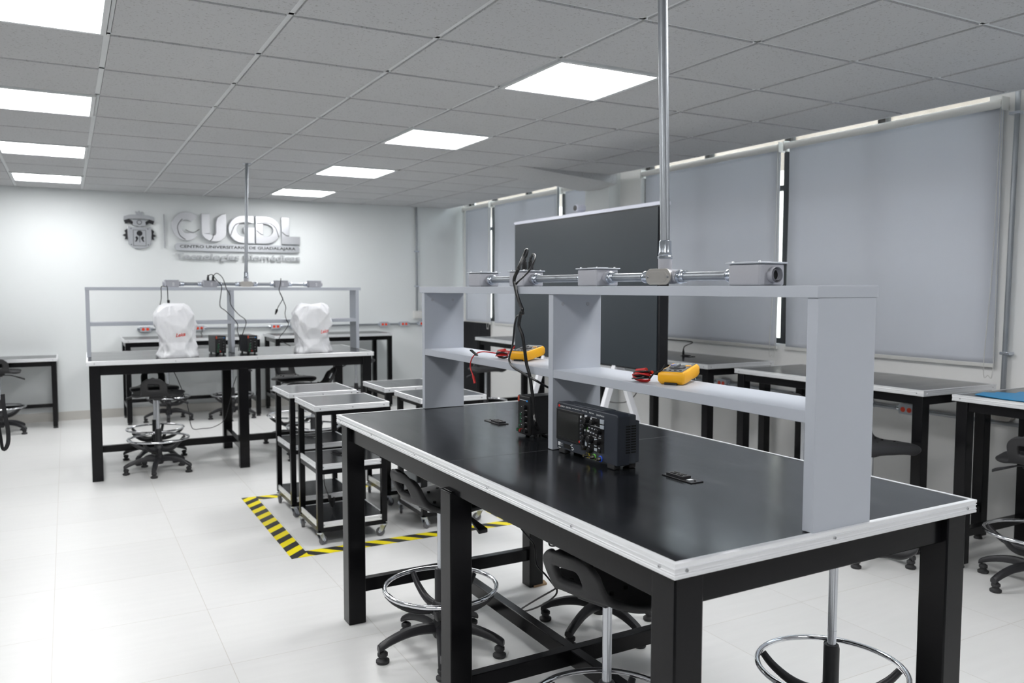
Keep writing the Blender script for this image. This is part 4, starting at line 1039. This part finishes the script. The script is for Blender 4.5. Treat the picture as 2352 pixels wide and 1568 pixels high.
# ------------------------------------------------------------------ wall sign
def ringpoly(cx, cz, rx, rz, tx, tz, a0, a1, n=28):
    o = [(cx + rx * math.cos(math.radians(a0 + (a1 - a0) * k / n)), cz + rz * math.sin(math.radians(a0 + (a1 - a0) * k / n))) for k in range(n + 1)]
    i = [(cx + (rx - tx) * math.cos(math.radians(a1 - (a1 - a0) * k / n)), cz + (rz - tz) * math.sin(math.radians(a1 - (a1 - a0) * k / n))) for k in range(n + 1)]
    return o + i
yw = YB
sg = empty('wall_lettering', 'big brushed steel letters CUGDL mounted on the back wall', 'sign', (0, yw, 0))
zt, zb2 = 2.283, 1.958; zm = (zt + zb2) / 2; hz = (zt - zb2) / 2; y0, y1 = -.045, -.012
def arc(cx, cz, rx, rz, a0, a1, n=18): return [(cx + rx * math.cos(math.radians(a0 + (a1 - a0) * k / n)), cz + rz * math.sin(math.radians(a0 + (a1 - a0) * k / n))) for k in range(n + 1)]
letters = [
    [ringpoly(1.215, zm, .158, hz, .09, .085, 42, 318)],
    [[(1.375, 2.27), (1.465, 2.27)] + arc(1.4975, 2.055, .0325, .028, 180, 360) + [(1.53, 2.17), (1.545, 2.225), (1.585, 2.262), (1.645, 2.282)] + arc(1.51, 2.06, .135, .105, 360, 180)],
    [[(1.955, 2.265)] + arc(1.835, 2.105, .168, .160, 80, 268) + [(1.962, 1.945), (1.962, 2.132), (1.84, 2.132), (1.84, 2.072), (1.878, 2.072)] + arc(1.845, 2.105, .085, .078, 292, 85) + [(1.955, 2.183)]],
    [[(1.975, 2.265)] + arc(2.09, 2.105, .172, .160, 90, -90) + [(1.975, 1.945), (1.975, 2.1795), (2.060, 2.1795)] + arc(2.09, 2.105, .085, .0745, -112, 86) + [(1.975, 2.1803)]],
    [[(2.275, 2.265), (2.365, 2.265), (2.365, 2.04), (2.492, 2.04), (2.492, 1.945), (2.275, 1.945)]]]
for polys in letters:
    for p in polys: MB().prism(p, y0, y1).build('letter', 'mirror_steel', sg, bevel=.003)
eng = MB()
for pts in ([(1.17, 2.2), (1.12, 2.12), (1.14, 2.02), (1.20, 1.97)], [(1.2, 2.08), (1.28, 2.05), (1.35, 2.09)], [(1.50, 2.04), (1.49, 1.99), (1.46, 1.958)], [(1.69, 2.03), (1.74, 2.15), (1.83, 2.185), (1.92, 2.185)], [(1.985, 2.18), (2.12, 2.19), (2.2, 2.14), (2.24, 2.03)], [(1.985, 2.1), (2.03, 2.06), (2.06, 2.05)], [(2.28, 2.09), (2.32, 2.055), (2.36, 2.045)]):
    eng.tube([Vector((x, y0 - .001, z)) for x, z in [(p.x, p.z) for p in smooth([(a, 0, b) for a, b in pts], 5)]], .004, 6)
eng.build('engraving', 'etch', sg)
pq = empty('wall_plaque', 'rounded steel plaque reading CENTRO UNIVERSITARIO DE GUADALAJARA under the big letters', 'sign', (0, yw, 0))
def pill(x0, x1, z0, z1, n=12):
    r_ = (z1 - z0) / 2; zc_ = (z0 + z1) / 2
    return [(x1 - r_ + r_ * math.cos(t), zc_ + r_ * math.sin(t)) for t in [-PI / 2 + PI * k / n for k in range(n + 1)]] + [(x0 + r_ + r_ * math.cos(t), zc_ + r_ * math.sin(t)) for t in [PI / 2 + PI * k / n for k in range(n + 1)]]
MB().prism(pill(1.085, 2.490, 1.845, 1.930), -.035, -.012).build('plate', 'steel_matt', pq, bevel=.002)
text('lettering', 'CENTRO UNIVERSITARIO DE GUADALAJARA', .05, 'ink', pq, (1.140, -.0352, 1.868), FACE_NY, .0015, width=1.30, height=.042, bold=.0012)
tx = text('wall_lettering', 'Tecnologías Biomédicas', .08, 'steel_text', None, (1.092, yw - .028, 1.728), FACE_NY, .018, width=1.398, height=.088, bold=.0015)
tag(tx, 'grey letters Tecnologías Biomédicas under the steel plaque', 'sign')
tag(MB().box(.979, .988, yw - .03, yw - .008, 1.868, 2.245).build('sign_divider', 'steel_dull'), 'thin vertical steel bar between crest and big letters', 'sign')
em = empty('wall_crest', 'steel coat of arms with ribbon and shield left of the big letters', 'crest', (.729, yw, 0))
MB().prism([(-.115, 2.10), (-.05, 2.085), (0, 2.10), (.05, 2.085), (.115, 2.10), (.122, 2.02), (.112, 1.905), (.07, 1.868), (0, 1.850), (-.07, 1.868), (-.112, 1.905), (-.122, 2.02)], -.03, -.010).build('shield', 'steel_matt', em, bevel=.003)
MB().prism([(-.155, 2.205), (-.10, 2.222), (0, 2.228), (.10, 2.222), (.155, 2.205), (.158, 2.160), (.10, 2.180), (0, 2.187), (-.10, 2.180), (-.158, 2.160)], -.032, -.012).build('ribbon', 'steel_matt', em, bevel=.002)
for s_ in (-1, 1):
    m = MB()
    m.prism([(s_ * a, b) for a, b in ((.155, 2.165), (.10, 2.178), (.062, 2.148), (.07, 2.118), (.10, 2.140), (.14, 2.125))], -.029, -.011)
    m.prism([(s_ * a, b) for a, b in ((.12, 2.075), (.15, 2.05), (.138, 2.02), (.172, 2.0), (.14, 1.985), (.15, 1.955), (.122, 1.96))], -.026, -.010)
    m.build('mantling', 'etch', em)
m = MB(); m.prism([(-.06, 2.175), (.06, 2.175), (.07, 2.11), (0, 2.10), (-.07, 2.11)], -.027, -.012); m.prism([(-.032, 2.224), (.032, 2.224), (.036, 2.268), (.018, 2.250), (0, 2.272), (-.018, 2.250), (-.036, 2.268)], -.026, -.012); m.build('helmet', 'steel_matt', em, bevel=.002)
m = MB(); m.lathe([(.020, -.0295), (.026, -.0295)], (0, 0, 2.145), 18, 'y'); m.lathe([(0, -.0315), (.030, -.0315)], (0, 0, 2.025), 16, 'y')
m.box(-.003, .003, -.0315, -.029, 1.925, 2.02)
for s_ in (-1, 1):
    m.prism([(s_ * a, b) for a, b in ((.012, 1.975), (.03, 1.995), (.045, 1.98), (.036, 1.96), (.048, 1.93), (.030, 1.935), (.018, 1.955))], -.0315, -.029)
    for z in (2.075, 1.90): m.lathe([(0, -.0315), (.006, -.0315)], (s_ * .085, 0, z), 8, 'y')
for a, b, c_, d in ((-.065, .065, 2.058, 2.062), (-.065, .065, 1.886, 1.89), (-.065, -.061, 1.886, 2.062), (.061, .065, 1.886, 2.062)): m.box(a, b, -.0312, -.029, c_, d)
m.build('engraving', 'etch', em)
